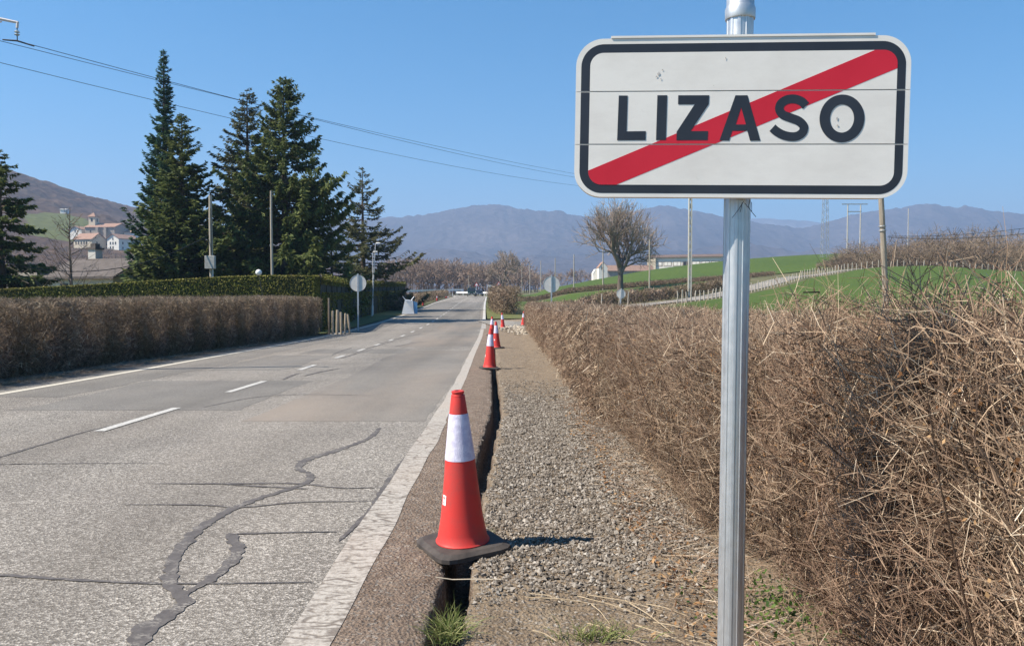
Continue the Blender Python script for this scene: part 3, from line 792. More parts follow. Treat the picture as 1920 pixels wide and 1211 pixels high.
xy = np.concatenate([scatter(1500, 2.6, 4.6, lambda y: tr(y), lambda y: 0*y + 1.1, 31), scatter(900, 2.6, 20, lambda y: tr(y) - .01, lambda y: tr(y) + .12, 32), scatter(5000, 10.5, 26, lambda y: tr(y), lambda y: 0*y + 1.1, 33),
                     scatter(500, 2.6, 14, lambda y: xr(y) + .3, lambda y: tl(y), 34), scatter(1300, 2.6, 14, lambda y: tl(y) - .13, lambda y: tl(y) + .005, 35)])
tag(stones("loose_stones", xy, g.lognormal(0, .4, len(xy)) * .0056, m_gravel, zsurf, seed=8, sink=.45), "small loose stones and clods on the bare earth by the trench", "stones", kind="stuff")
xy = scatter(1600, 38, 49.5, lambda y: -.9 + 0*y, lambda y: .75 + 0*y, 36, lambda x, y: sstep(-.9, .5, x + (y-44)*.15)*.9)
tag(stones("rubble_heap", xy, g.lognormal(0, .4, len(xy)) * .05, m_rubble, lambda x, y: prof(y) + .10*np.exp(-((x-.2)/.5)**2 - ((y-45.5)/2.2)**2), seed=9), "pale heap of dug rubble at the lane mouth beyond the cones", "rubble", kind="stuff")

# ------------------------------------------------------------------ hedges
TW = [(0, (.055, .036, .026)), (.35, (.200, .135, .092)), (.65, (.365, .260, .178)), (.88, (.55, .43, .30)), (1, (.77, .65, .50))]
m_twig = tinted("dry_twigs", TW, .8, big=(1.1, (.19, .108, .076), .45), world=True)
m_twigL = tinted("clipped_twigs", [(0, (.075, .052, .040)), (.5, (.24, .168, .124)), (.85, (.42, .315, .23)), (1, (.60, .49, .36))], .85, big=(.35, (.10, .085, .022), .55))
m_dryleaf = tinted("dry_leaves", [(0, (.10, .045, .02)), (.5, (.26, .13, .055)), (1, (.45, .29, .15))], .8, trans=.2)
m_ivy = tinted("green_weeds", [(0, (.03, .07, .012)), (.6, (.07, .13, .025)), (1, (.15, .20, .05))], .6, trans=.25)
def twig_clump(seed, n, L, D, Hh, lmin, lmax, r0, upright=.5, stems=60, segs=2, top_wild=0.0, sk=1.0):
    """tangle filling a box L x D x Hh (x = depth, y = length): bent twigs and upright stems, uneven outline"""
    g = np.random.default_rng(seed); parts = []
    c = g.uniform(-.5, .5, (n, 3)) * np.array([D, L, Hh]) + np.array([0, 0, Hh/2])
    # more twigs near the skin than in the heart
    push = g.uniform(0, 1, n) < .5; c[push, 0] = np.sign(c[push, 0]) * (D/2) * g.uniform(.72, 1.06, push.sum())
    bul = .06 * np.sin(c[:, 1]*5.1 + seed) + .05*np.sin(c[:, 1]*11 + c[:, 2]*7)
    c[:, 0] *= 1 + bul*2*sk - .28*np.clip(1 - c[:, 2]/(Hh*.25), 0, 1)
    d = rdir(n, g); d[:, 2] = np.abs(d[:, 2]) * (1 + upright) + upright*.4; d = unit(d)
    l = g.uniform(lmin, lmax, n) * g.uniform(.5, 1, n)
    t = np.clip(g.normal(.5, .24, n), 0, 1)
    p = c - d * l[:, None] / 2; dd = d
    rr = r0 * g.uniform(.55, 1.3, n)
    for s in range(segs):
        q = p + dd * (l / segs)[:, None]
        v, f = tubes(p, q, rr * (1 - .35*s/segs), rr * (1 - .35*(s+1)/segs) * (.5 if s == segs-1 else 1))
        parts.append((v, f, np.repeat(t, 6))); p = q; dd = unit(dd + g.normal(0, .5, (n, 3)))
    # short side spurs
    m = n // 2; i = g.integers(0, n, m); b = c[i] + d[i]*(g.uniform(-.4, .4, m)*l[i])[:, None]; sd = unit(d[i]*.6 + rdir(m, g))
    v, f = tubes(b, b + sd * (g.uniform(.2, .55, m)*l[i])[:, None], rr[i]*.7, rr[i]*.3); parts.append((v, f, np.repeat(np.clip(t[i] + .1, 0, 1), 6)))
    # stems
    b = np.column_stack([g.uniform(-.32, .32, stems)*D, g.uniform(-.5, .5, stems)*L, np.full(stems, -.05)])
    lean = g.normal(0, .22, (stems, 2)); hh = Hh * g.uniform(.5, 1.0, stems); cur = b; rs = r0*g.uniform(1.8, 3.6, stems)
    for s in range(3):
        nx = cur + np.column_stack([lean*(hh/3)[:, None] + g.normal(0, .03, (stems, 2)), hh/3])
        v, f = tubes(cur, nx, rs*(1 - .25*s), rs*(1 - .25*(s+1)), 4); parts.append((v, f, np.repeat(g.uniform(.1, .6, stems), 8))); cur = nx
    if top_wild:
        m = int(n * .010 * top_wild) + 8
        b = np.column_stack([g.uniform(-.45, .45, m)*D, g.uniform(-.5, .5, m)*L, np.full(m, Hh*.9)])
        dd = unit(np.column_stack([g.normal(0, .6, (m, 2)), np.full(m, 1.0)])); l = g.uniform(.10, .34, m)*top_wild; rs = r0*g.uniform(.7, 1.3, m); tt_ = g.uniform(.35, 1, m)
        for s in range(3):
            nx = b + dd*(l/3)[:, None]; v, f = tubes(b, nx, rs*(1 - .25*s), rs*(1 - .25*(s+1))); parts.append((v, f, np.repeat(tt_, 6))); b = nx; dd = unit(dd + g.normal(0, .35, (m, 3)))
    return join(parts)
def fork_clump(seed, L, D, Hh, n1=2300, n2=14000, n3=14500, r0=.0014):
    """connected thicket: stems > branches > twigs > spurs, trimmed to an uneven box"""
    g = np.random.default_rng(seed); parts = []; ns = 110
    def seg(p, q, ra, rb, t, n=3): v, f = tubes(p, q, ra, rb, n); parts.append((v, f, np.repeat(np.clip(t, 0, 1), 2*n)))
    def inside(q):
        lim = D/2*(1 + .13*np.sin(q[:, 1]*4.3 + seed) + .10*np.sin(q[:, 1]*9.7 + q[:, 2]*6)) * (.78 + .22*np.clip(q[:, 2]/(Hh*.35), 0, 1))
        return (np.abs(q[:, 0]) < lim) & (q[:, 2] < Hh*(1 + .05*np.sin(q[:, 1]*6 + seed) + .03*np.sin(q[:, 1]*17 + q[:, 0]*9))) & (q[:, 2] > .0)
    b = np.column_stack([g.uniform(-.30, .30, ns)*D, g.uniform(-.5, .5, ns)*L, np.full(ns, -.05)]); hh = Hh*g.uniform(.72, 1.06, ns); d = unit(np.column_stack([g.normal(0, .25, (ns, 2)), np.ones(ns)]))
    S0, S1, SD, cur = [], [], [], b; rs = g.uniform(.004, .009, ns); t = g.uniform(.05, .55, ns)
    for s in range(4):
        nx = cur + d*(hh/4)[:, None]; seg(cur, nx, rs*(1 - .2*s), rs*(1 - .2*(s+1)), t, 5); S0.append(cur); S1.append(nx); SD.append(d); cur = nx; d = unit(d + g.normal(0, .16, (ns, 3)))
    S0, S1, SD = map(np.concatenate, (S0, S1, SD))
    def child(S0, S1, SD, n, lo, hi, r, nseg, keep, outw, tm, bend):
        i = g.integers(0, len(S0), n); u = g.uniform(0, 1, (n, 1)); p = S0[i]*(1-u) + S1[i]*u
        d = unit(SD[i]*keep + rdir(n, g) + np.column_stack([np.sign(p[:, 0])*outw, np.zeros(n), np.full(n, .22)])); l = g.uniform(lo, hi, n); rr = r*g.uniform(.6, 1.35, n); t = np.clip(g.normal(tm, .22, n), 0, 1)
        A, B, Dd = [], [], []; ok = np.ones(n, bool)
        for s in range(nseg):
            q = p + d*(l/nseg)[:, None]; ok = ok & inside(q); k_ = ok
            if k_.any(): seg(p[k_], q[k_], (rr*(1 - .6*s/nseg))[k_], (rr*(1 - .6*(s+1)/nseg))[k_], t[k_] + .12*s); A.append(p[k_]); B.append(q[k_]); Dd.append(d[k_])
            p = q; d = unit(d + g.normal(0, bend, (n, 3)))
        return np.concatenate(A), np.concatenate(B), np.concatenate(Dd)
    B1 = child(S0, S1, SD, n1, .22, .62, .0024, 3, .45, .5, .24, .22)
    B2 = child(*B1, n2, .07, .27, .0017, 2, .5, .25, .46, .4)
    child(*B2, n3, .025, .10, r0*.8, 1, .4, .2, .64, .3)
    m = 34; p = np.column_stack([g.uniform(-.4, .4, m)*D, g.uniform(-.5, .5, m)*L, np.full(m, Hh*.9)]); d = unit(np.column_stack([g.normal(0, .5, (m, 2)), np.ones(m)])); l = g.uniform(.15, .34, m); t = g.uniform(.4, 1, m)
    for s in range(3): q = p + d*(l/3)[:, None]; seg(p, q, .0018*(1 - .25*s), .0018*(1 - .25*(s+1)), t); p = q; d = unit(d + g.normal(0, .3, (m, 3)))
    return join(parts)
def leaf_clump(seed, n, L, D, Hh, s, zlo=0.3):
    g = np.random.default_rng(seed)
    c = g.uniform(-.5, .5, (n, 3)) * np.array([D, L, 0]); c[:, 2] = Hh * (zlo + (1 - zlo)*g.uniform(0, 1, n)**.8)
    cl_ = np.sin(c[:, 1]*6 + seed) * np.sin(c[:, 2]*5 + seed*2) > -.1; c = c[cl_]; n = len(c)
    u = rdir(n, g); w = unit(np.cross(u, rdir(n, g))); v, q = cards(c, u, w, g.uniform(.6, 1.2, n)*s, g.uniform(.3, .6, n)*s)
    return v, q, np.repeat(g.uniform(0, 1, n), 4)

# right hedge: unkempt blackthorn and bramble beside the path, from beside the sign pole to the lane mouth
rh = thing("hedge", "long tangled bare brown hedge with brambles beside the gravel path and sign pole", "hedge", (0, 0, 0))
near_v = [mk("bramble_clump", tc[0], tc[1], m_twig, rh, tint=tc[2]) for i in range(2) if (tc := fork_clump(40 + i, 1.5, 1.2, 1.30)) is not None]
far_v = [mk("bramble_clump", tc[0], tc[1], m_twig, rh, tint=tc[2]) for i in range(3) if (tc := twig_clump(60 + i, 7000, 2.2, 1.35, 1.34, .10, .34, .0042, .25, 70, 1, .7)) is not None]
lf = [mk("dry_leaves", tc[0], tc[1], m_dryleaf, rh, tint=tc[2]) for i in range(2) if (tc := leaf_clump(80 + i, 1300, 1.5, 1.2, 1.12, .010)) is not None]
used = set()
def put(src, name, parent, loc, rz, sc):
    if src.name not in used:
        used.add(src.name); o = src; o.location = loc; o.rotation_euler = (0, 0, rz); o.scale = sc
    else: o = inst(name, src, parent, loc, (0, 0, rz), sc)
    return o
yy = 1.6; i = 0
while yy < 9.4:
    hx = np.interp(yy, [.6, 2, 3.5, 6, 9], [1.95, 1.85, 1.70, 1.58, 1.56]); hs = np.interp(yy, [.6, 2.0, 3.2, 4.5, 6, 9], [1.17, 1.17, 1.12, .99, .99, 1.0])
    put(near_v[i % 2], "bramble_clump", rh, (hx + R.uniform(-.05, .05), yy, vz(hx, yy) - .02), R.choice((0, math.pi)) + R.uniform(-.12, .12), (1, 1, hs * R.uniform(.96, 1.03)))
    put(lf[i % 2], "dry_leaves", rh, (hx - .04, yy, vz(hx, yy)), R.choice((0, math.pi)), (1, 1, hs))
    yy += .92; i += 1
yy = 10.0
while yy < 45:
    hx = np.interp(yy, [10, 20, 30, 45], [1.62, 1.68, 1.62, 1.50]); hs = np.interp(yy, [10, 20, 30, 40, 45], [1.0, 1.06, 1.14, 1.16, 1.10])
    put(far_v[i % 3], "bramble_clump", rh, (hx + R.uniform(-.06, .06), yy, vz(hx, yy) - .03), R.choice((0, math.pi)) + R.uniform(-.1, .1), (1.0, 1, hs * R.uniform(.97, 1.03)))
    yy += 1.35; i += 1
# a second row behind, so that the hedge is as deep as it looks from above
yy = 2.2
while yy < 44:
    put((near_v[i % 2] if yy < 9 else far_v[i % 3]), "bramble_clump", rh, (np.interp(yy, [2, 6, 12, 44], [2.75, 2.65, 2.7, 2.4]) + R.uniform(-.1, .1), yy, vz(0, yy) - .05), R.choice((0, math.pi)) + R.uniform(-.1, .1), (1.0, 1, np.interp(yy, [2, 3.5, 6, 20, 44], [1.14, 1.08, 1.0, 1.04, 1.12]) * R.uniform(.95, 1.03)))
    yy += 1.0 if yy < 9 else 1.5; i += 1
# long arching brambles sticking out of the hedge
g = np.random.default_rng(77); parts = []
m = 45
by = g.uniform(3.6, 10, m); b = np.column_stack([g.uniform(1.0, 2.6, m), by, prof(by) + g.uniform(.3, .95, m)])
dd = unit(np.column_stack([g.normal(-.3, .8, m), g.normal(-.1, .8, m), g.uniform(.1, .7, m)])); l = g.uniform(.25, .6, m); rs = g.uniform(.0012, .0024, m); tt_ = g.uniform(.3, 1, m)
for s in range(6):
    nx = b + dd*(l/6)[:, None]; v, f = tubes(b, nx, rs*(1 - .12*s), rs*(1 - .12*(s+1)), 4); parts.append((v, f, np.repeat(tt_, 8))); b = nx
    dd = unit(dd + g.normal(0, .12, (m, 3)) + np.array([0, 0, -.13]))
tc = join(parts); tag(mk("bramble_stems", tc[0], tc[1], m_twig, rh, tint=tc[2]), kind="stuff")
# fallen litter of twigs and leaves along the foot of the hedge
g = np.random.default_rng(78); m = 2600
ly = 2.2 + 10*g.uniform(0, 1, m)**1.6; lx = .96 + np.abs(g.normal(0, .16, m))*-1 + g.uniform(0, .35, m)
b = np.column_stack([lx, ly, prof(ly) + .012 + g.uniform(0, .05, m)]); dd = unit(np.column_stack([g.normal(0, 1, (m, 2)), g.normal(.1, .25, m)])); l = g.uniform(.05, .30, m)
v, f = tubes(b, b + dd*l[:, None], g.uniform(.001, .0024, m), .0008); litter = mk("twig_litter", v, f, m_twig, tint=np.repeat(g.uniform(.2, 1, m), 6))
tag(litter, "dry twigs and straw littering the foot of the right hedge", "twigs", kind="stuff")
m = 1500; ly = 2.2 + 9*g.uniform(0, 1, m)**1.5; lx = .90 + g.normal(0, .14, m); c = np.column_stack([lx, ly, prof(ly) + .02 + g.uniform(0, .02, m)])
u = rdir(m, g); u[:, 2] *= .4; u = unit(u); w = unit(np.cross(u, np.array([0, 0, 1.0]) + .5*rdir(m, g))); v, f = cards(c, u, w, g.uniform(.010, .024, m), g.uniform(.006, .012, m))
tag(mk("leaf_litter", v, f, m_dryleaf, tint=np.repeat(g.uniform(0, 1, m), 4)), "reddish dead leaves scattered under the edge of the right hedge", "leaves", kind="stuff")
def weed(name, label, cx_, cy_, n, sx, sy, hz, s, mat, seed, blade=False):
    g = np.random.default_rng(seed); c = np.column_stack([g.normal(cx_, sx, n), g.normal(cy_, sy, n), np.zeros(n)]); c[:, 2] = prof(c[:, 1]) + .005
    if blade:
        d0 = unit(np.column_stack([g.normal(0, .5, (n, 2)) + (c[:, :2] - np.array([cx_, cy_]))*4, np.full(n, 1.0)])); l = g.uniform(.4, 1, n)*hz; parts = []; b = c; rs = g.uniform(.0016, .003, n); t = np.repeat(g.uniform(.1, 1, n), 6)
        for s_ in range(3):
            nx = b + d0*(l/3)[:, None]; v, f = tubes(b, nx, rs*(1 - .3*s_), rs*(1 - .3*(s_+1))); parts.append((v, f, t)); b = nx; d0 = unit(d0 + np.column_stack([d0[:, :2]*.5, np.full(n, -.35)]))
        tc = join(parts); o = mk(name, tc[0], tc[1], mat, tint=tc[2])
    else:
        c[:, 2] += g.uniform(0, 1, n)**1.5 * hz; u = rdir(n, g); w = unit(np.cross(u, np.array([0, 0, 1.0]) + .8*rdir(n, g)))
        v, f = cards(c, u, w, g.uniform(.6, 1.2, n)*s, g.uniform(.4, .8, n)*s); o = mk(name, v, f, mat, tint=np.repeat(g.uniform(0, 1, n), 4))
    return tag(o, label, "weeds", kind="stuff")
m_grass = tinted("fresh_grass", [(0, (.10, .14, .03)), (.6, (.22, .26, .08)), (1, (.45, .42, .20))], .6, trans=.3)
tg = ground_pt(843, 1195)
weed("grass_tuft", "fresh green grass tuft growing at the near end of the trench", tg[0], tg[1], 190, .032, .05, .17, 0, m_grass, 1, True)
tg = ground_pt(880, 1010); weed("grass_tuft", "small grass tuft behind the base of the nearest cone", -.18, 4.75, 90, .03, .04, .06, 0, m_grass, 2, True)
tg = ground_pt(1120, 1205); weed("grass_tuft", "sparse green blades on bare earth left of the sign pole foot", tg[0], tg[1] + .03, 130, .07, .03, .11, 0, m_grass, 3, True)
tg = ground_pt(1480, 1130); weed("ivy_patch", "low green ivy and weeds at the hedge foot right of the sign pole", 1.20, 3.45, 900, .14, .22, .10, .013, m_ivy, 4)
weed("ivy_patch", "small green weeds in the hedge foot at the lower right corner", 1.55, 2.85, 260, .12, .12, .10, .013, m_ivy, 5)
# string across the trench, straws
k = MB().tube([(-.385, 3.98, vz(0, 3.98) + .012), (-.30, 3.985, vz(0, 4) - .002), (-.2, 3.98, vz(0, 4) + .002), (-.03, 3.965, vz(0, 4) + .006)], .0028, 5)
tag(k.build("peg_string", simple("pale_string", (.55, .47, .36))), "pale stick lying across the trench in front of the nearest cone", "stick")
g = np.random.default_rng(5)
b = MB()
for _ in range(16):
    x0, y0 = g.uniform(.05, .75), g.uniform(3.05, 3.75); a = g.normal(-.6, .35); l = g.uniform(.12, .42)
    b.tube([(x0, y0, vz(0, y0) + .014), (x0 + l*.5*math.cos(a), y0 + l*.5*math.sin(a), vz(0, y0) + .022), (x0 + l*math.cos(a), y0 + l*math.sin(a), vz(0, y0) + .012)], [.0022, .0018, .0012], 5)
tag(b.build("dry_straw", m_dry := simple("dry_straw", (.38, .29, .18), (.5, .4, .27), 20)), "dry bramble straws lying on the earth left of the sign pole", "straw", kind="stuff")
# two old stakes in the hedge
m_wood = simple("weathered_wood", (.13, .10, .075), (.27, .22, .175), 16, .9, .5, .006, stretch=(4, 4, .4))
m_palewood = simple("pale_split_wood", (.30, .24, .175), (.46, .39, .30), 12, .9, .4, .006, stretch=(4, 4, .5))
for q, lb in (((1078, 733, 13.0), "left of two old leaning wooden stakes in the hedge face"), ((1100, 725, 13.6), "right of two old leaning wooden stakes in the hedge face")):
    x0 = P(*q)[0]; z0 = vz(0, q[2])
    b = MB().tube([(0, 0, -.1), (.06, 0, .35), (.12, .02, .80), (.125, .02, .82)], [.032, .034, .032, .02], 7)
    tag(b.build("wooden_stake", m_wood, loc=(x0 - .05, q[2], z0)), lb, "stake", "old stakes in the hedge")

# left hedge along the road
lh = thing("hedge", "clipped brown leafless hedge along the left road edge, its road side in shade", "hedge")
lv = [mk("hedge_clump", tc[0], tc[1], m_twigL, lh, tint=tc[2]) for i in range(2) if (tc := twig_clump(90 + i, 9500, 2.4, 1.25, 1.62, .10, .30, .0058, .1, 40, 1, .55, .5)) is not None]
yy = 8.0; i = 0
while yy < 39.2:
    c0 = cl(yy, -np.interp(yy, [20, 38], [5.62, 4.75])); z0 = vz(0, yy); top = EYE + np.interp(yy, [8, 13, 25, 38], [-.12, -.12, -.10, -.12]) - z0
    put(lv[i % 2], "hedge_clump", lh, (c0[0] + R.uniform(-.04, .04), yy, z0 - .03), R.choice((0, math.pi)) + R.uniform(-.05, .05) + .02, (1, 1, top / 1.65 * R.uniform(.985, 1.015)))
    put(lv[(i + 1) % 2], "hedge_clump", lh, (c0[0] - .85 + R.uniform(-.04, .04), yy + .6, z0 - .03), R.choice((0, math.pi)) + R.uniform(-.05, .05), (1, 1, top / 1.62 * R.uniform(.985, 1.015)))
    yy += 1.75; i += 1
g = np.random.default_rng(14); m = 5000; ly = g.uniform(8, 38, m); lx = np.interp(ly, CY, CX) - np.interp(ly, [20, 38], [4.25, 3.95]) - np.abs(g.normal(0, .3, m))
b = np.column_stack([lx, ly, prof(ly) + .012]); dd = unit(np.column_stack([g.normal(0, 1, (m, 2)), g.normal(.1, .2, m)])); v, f = tubes(b, b + dd*g.uniform(.05, .22, m)[:, None], .0035, .0015)
tag(mk("twig_litter", v, f, m_twigL, tint=np.repeat(g.uniform(.2, 1, m), 6)), "clipped twigs lying along the foot of the left roadside hedge", "twigs", kind="stuff")

# clipped evergreen hedge behind it
m_green = tinted("evergreen_leaves", [(0, (.05, .058, .009)), (.45, (.145, .150, .020)), (.8, (.25, .23, .035)), (1, (.38, .29, .085))], .6, big=(.5, (.10, .07, .022), .5))
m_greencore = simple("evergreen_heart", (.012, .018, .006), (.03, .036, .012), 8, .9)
gh = thing("evergreen_hedge", "tall clipped dark green evergreen hedge behind the brown roadside hedge", "hedge")
hp = poly_resample([(-32.0, 39.0), (-27.0, 39.5), (-20.0, 40.2), (-14.0, 40.8), (-10.0, 41.0)], .5)
pyt = np.interp(960 + hp[:, 0]/hp[:, 1]*F, [-100, 0, 120, 230, 330, 430, 520, 605], [547, 543, 537, 531, 525, 519, 517, 518])
ztop = np.array([P(960, a, b_)[2] for a, b_ in zip(pyt, hp[:, 1])])
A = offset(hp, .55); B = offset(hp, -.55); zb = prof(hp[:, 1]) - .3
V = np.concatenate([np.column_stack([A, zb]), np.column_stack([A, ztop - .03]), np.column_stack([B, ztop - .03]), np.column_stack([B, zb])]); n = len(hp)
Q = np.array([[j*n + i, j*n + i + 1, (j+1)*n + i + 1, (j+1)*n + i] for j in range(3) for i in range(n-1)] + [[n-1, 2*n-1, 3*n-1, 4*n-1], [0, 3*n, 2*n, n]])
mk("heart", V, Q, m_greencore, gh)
g = np.random.default_rng(15); m = 65000
i = g.uniform(0, n - 1.001, m); side = g.uniform(0, 1, m)
cxy = np.stack([np.interp(i, np.arange(n), hp[:, k_]) for k_ in (0, 1)], 1); nv = np.stack([np.interp(i, np.arange(n), (A - hp)[:, k_]) for k_ in (0, 1)], 1)/.55
zt_ = np.interp(i, np.arange(n), ztop); zb_ = np.interp(i, np.arange(n), zb)
on = side < .75; o_ = np.where(on, .55 + g.normal(0, .022, m), g.uniform(-.6, .57, m)); z_ = np.where(on, zb_ + .6 + (zt_ - zb_ - .6)*g.uniform(0, 1, m), zt_ - .01 + g.normal(0, .018, m))
c = np.column_stack([cxy + nv*o_[:, None], z_]); ee = g.uniform(0, 1, m) < .06; c[ee, 0] = hp[-1, 0] + .02 + g.normal(0, .02, ee.sum()); c[ee, 1] = hp[-1, 1] + g.uniform(-.56, .56, ee.sum())
e = g.uniform(0, 1, m) < .05; nE = e.sum(); tE = hp[-1] + (hp[-1]-hp[-2])/np.linalg.norm(hp[-1]-hp[-2])*.02
nrm = np.where(on[:, None], np.column_stack([nv, np.full(m, .2)]), np.array([0, 0, 1.0])); u = unit(rdir(m, g) + .25*nrm); w = unit(np.cross(u, unit(nrm + .6*rdir(m, g))))
v, f = cards(c, u, w, g.uniform(.025, .06, m), g.uniform(.015, .03, m))
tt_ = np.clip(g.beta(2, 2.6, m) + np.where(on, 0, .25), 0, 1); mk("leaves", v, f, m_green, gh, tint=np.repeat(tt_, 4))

# ------------------------------------------------------------------ garden fence, stakes, roadside things on the left
m_screen = simple("dark_green_screen", (.012, .020, .014), (.028, .040, .028), 3, .8, .3, .02)
m_dkpost = simple("dark_fence_post", (.03, .036, .03), (.05, .055, .045), 8, .7)
m_concrete = simple("concrete", (.34, .32, .29), (.50, .48, .44), 7, .9, .3, .004)
fence = thing("garden_fence", "tall dark green screened garden fence in shade behind the round sign", "fence", (0, 0, 0))
FP = poly_resample([(-10.0, 41.6), (-11.3, 54.0), (-12.5, 68.0), (-12.7, 80.0), (-12.6, 94.0)], .25); nP = 20
def fpt(t):
    return np.array([np.interp(t*(len(FP)-1), np.arange(len(FP)), FP[:, k_]) for k_ in (0, 1)])
for i in range(nP + 1):
    t = i / nP; p = fpt(t); z0 = Tz(*p)
    MB().box((0, 0, 1.5), (.08, .08, 3.0)).build("post", m_dkpost, fence, loc=(p[0] + .03, p[1], z0))
    if i < nP:
        q = fpt((i+1)/nP); a_ = math.atan2(q[1]-p[1], q[0]-p[0]); L = np.linalg.norm(q-p)
        hgt = np.interp(i, [0, 4, 15, 19], [2.85, 2.75, 2.95, 2.85]); ns = 5
        for j in range(ns):
            o = MB().box((0, R.uniform(-.01, .01), hgt/2), (L/ns - .02, .02, hgt - R.uniform(0, .03))).build("panel", m_screen, fence)
            o.location = (*(p + (q-p)*(j + .5)/ns), z0 + .03); o.rotation_euler = (0, 0, a_)
        MB().tube([(p[0] + .06, p[1], z0 + hgt), (q[0] + .06, q[1], Tz(*q) + hgt)], .035, 6).build("rail", m_palewood, fence)
# ivy growing over the fence
g = np.random.default_rng(16); m = 26000; t = g.uniform(0, 1, m)**1.2; low = g.uniform(0, 1, m)
pz = fpt(t).T; z0 = prof(pz[:, 1]); fall = .28 + .30*np.sin(t*29) + .2*np.sin(t*71)
keep = g.uniform(0, 1, m) < np.where(low > .6, 1, fall); z = z0 + np.where(low > .75, 2.5 + g.uniform(0, .55, m), 2.8*low)
c = np.column_stack([pz[:, 0] + .08 + g.uniform(0, .12, m), pz[:, 1], z])[keep]; m = len(c)
u = rdir(m, g); w = unit(np.cross(u, rdir(m, g))); v, f = cards(c, u, w, g.uniform(.03, .07, m), g.uniform(.02, .04, m))
iv = mk("fence_ivy", v, f, m_green, tint=np.repeat(g.beta(2, 3, m), 4)); tag(iv, "dark ivy and creeper growing over the garden fence", "ivy")
def gp(px, py): return ground_pt(px, py)
# bundle of split stakes
for i, (px, h, lean, rad) in enumerate([(624, 1.12, .00, .055), (632, 1.16, .02, .07), (640, 1.05, -.02, .06), (647, 1.0, .02, .055), (656, .95, -.10, .05), (617, 1.75, 0, .05)]):
    x0 = P(px, 612, 39.2 + .2*(i % 3))[0]; y0 = 39.2 + .2*(i % 3)
    b = MB().tube([(0, 0, -.1), (lean*.5, 0, h*.5), (lean, .02, h - .02), (lean, .02, h)], [rad, rad*1.02, rad*.95, rad*.8], 7)
    lb = ["thickest pale stake at the left of the bundle", "tall pale stake second from left in the bundle", "pale stake in the middle of the bundle", "pale stake fourth from left in the bundle", "leaning pale stake at the right end of the bundle", "tall grey post standing at the end of the brown hedge"][i]
    tag(b.build("wooden_stake", m_palewood if i < 5 else m_wood, loc=(x0, y0, vz(0, y0) + .03)), lb + " by the left roadside" if i < 5 else lb, "stake", "stakes by the left roadside")
m_signback = simple("sign_back", (.58, .55, .51), (.68, .65, .60), 5, .6)
m_galv = simple("galvanised_post", (.42, .44, .46), (.55, .57, .58), 6, .5, metal=.5)
def round_sign(label, px, Y, py_c, dia, z0, octo=False, lean=0.0, group=None):
    x0 = P(px, py_c, Y)[0]; zc = P(px, py_c, Y)[2]
    s_ = thing("round_sign" if not octo else "stop_sign", label, "road sign", (x0, Y, z0), group=group); s_.rotation_euler = (0, lean, 0)
    h = zc - z0; n_ = 8 if octo else 36; r = dia/2
    MB().prism([(r*math.cos(2*math.pi*(k_+.5)/n_), h + r*math.sin(2*math.pi*(k_+.5)/n_)) for k_ in range(n_)], .03, .045).build("plate", m_signback, s_)
    MB().lathe([(r, -.008), (r + .012, -.008), (r + .012, .012), (r, .012)], 36, cap=False).build("rim", m_signback, s_).matrix_local = Matrix.Translation((0, .03, h)) @ Matrix.Rotation(math.pi/2, 4, 'X')
    MB().box((0, 0, (h + r)/2 + .02), (.08, .045, h + r + .1)).build("post", m_galv, s_)
    return s_
xg = Tz(P(671, 608, 43.5)[0], 43.5)
round_sign("round road sign seen from behind on a grey post left of the road", 671, 43.5, 531, .88, xg + .02)
round_sign("round road sign seen from behind above the far end of the right hedge", 1034, 46.5, 533, .93, Tz(PX(1034, 46.5), 46.5))
st = round_sign("small white sign back leaning by the lane before the far hedge", 1163, 63.0, 551, .72, Tz(PX(1163, 63), 63), True, .06)
# street lamps
m_lamp = simple("lamp_grey", (.50, .51, .51), (.60, .60, .60), 5, .5)
m_lamphead = simple("lamp_white", (.75, .75, .73))
def street_lamp(label, px0, py0, px1, py1, Y, group="street lamps left of the road"):
    a, b_ = P(px0, py0, Y), P(px1, py1, Y); a[2] = Tz(a[0], Y); d_ = b_ - a
    l_ = thing("street_lamp", label, "street lamp", tuple(a), group=group)
    MB().tube([(0, 0, 0), tuple(d_*.15), tuple(d_*.16), tuple(d_)], [.07, .068, .042, .032], 10).build("post", m_lamp, l_)
    MB().tube([tuple(d_), tuple(d_ + np.array([.12, 0, .08])), tuple(d_ + np.array([.3, 0, .10]))], [.03, .03, .03], 8).build("arm", m_lamp, l_)
    h_ = MB().lathe([(.03, -.10), (.16, -.09), (.20, -.02), (.14, .06), (.03, .09)], 14); o = h_.build("lamp_head", m_lamphead, l_, smooth=True, loc=tuple(d_ + np.array([.22, 0, .10]))); o.scale = (1.15, .6, .6)
street_lamp("taller leaning street lamp with pale head in front of the garden fence", 697, 590, 704, 458, 68)
street_lamp("shorter street lamp just left of the taller leaning one", 699, 585, 699, 474, 70.5)
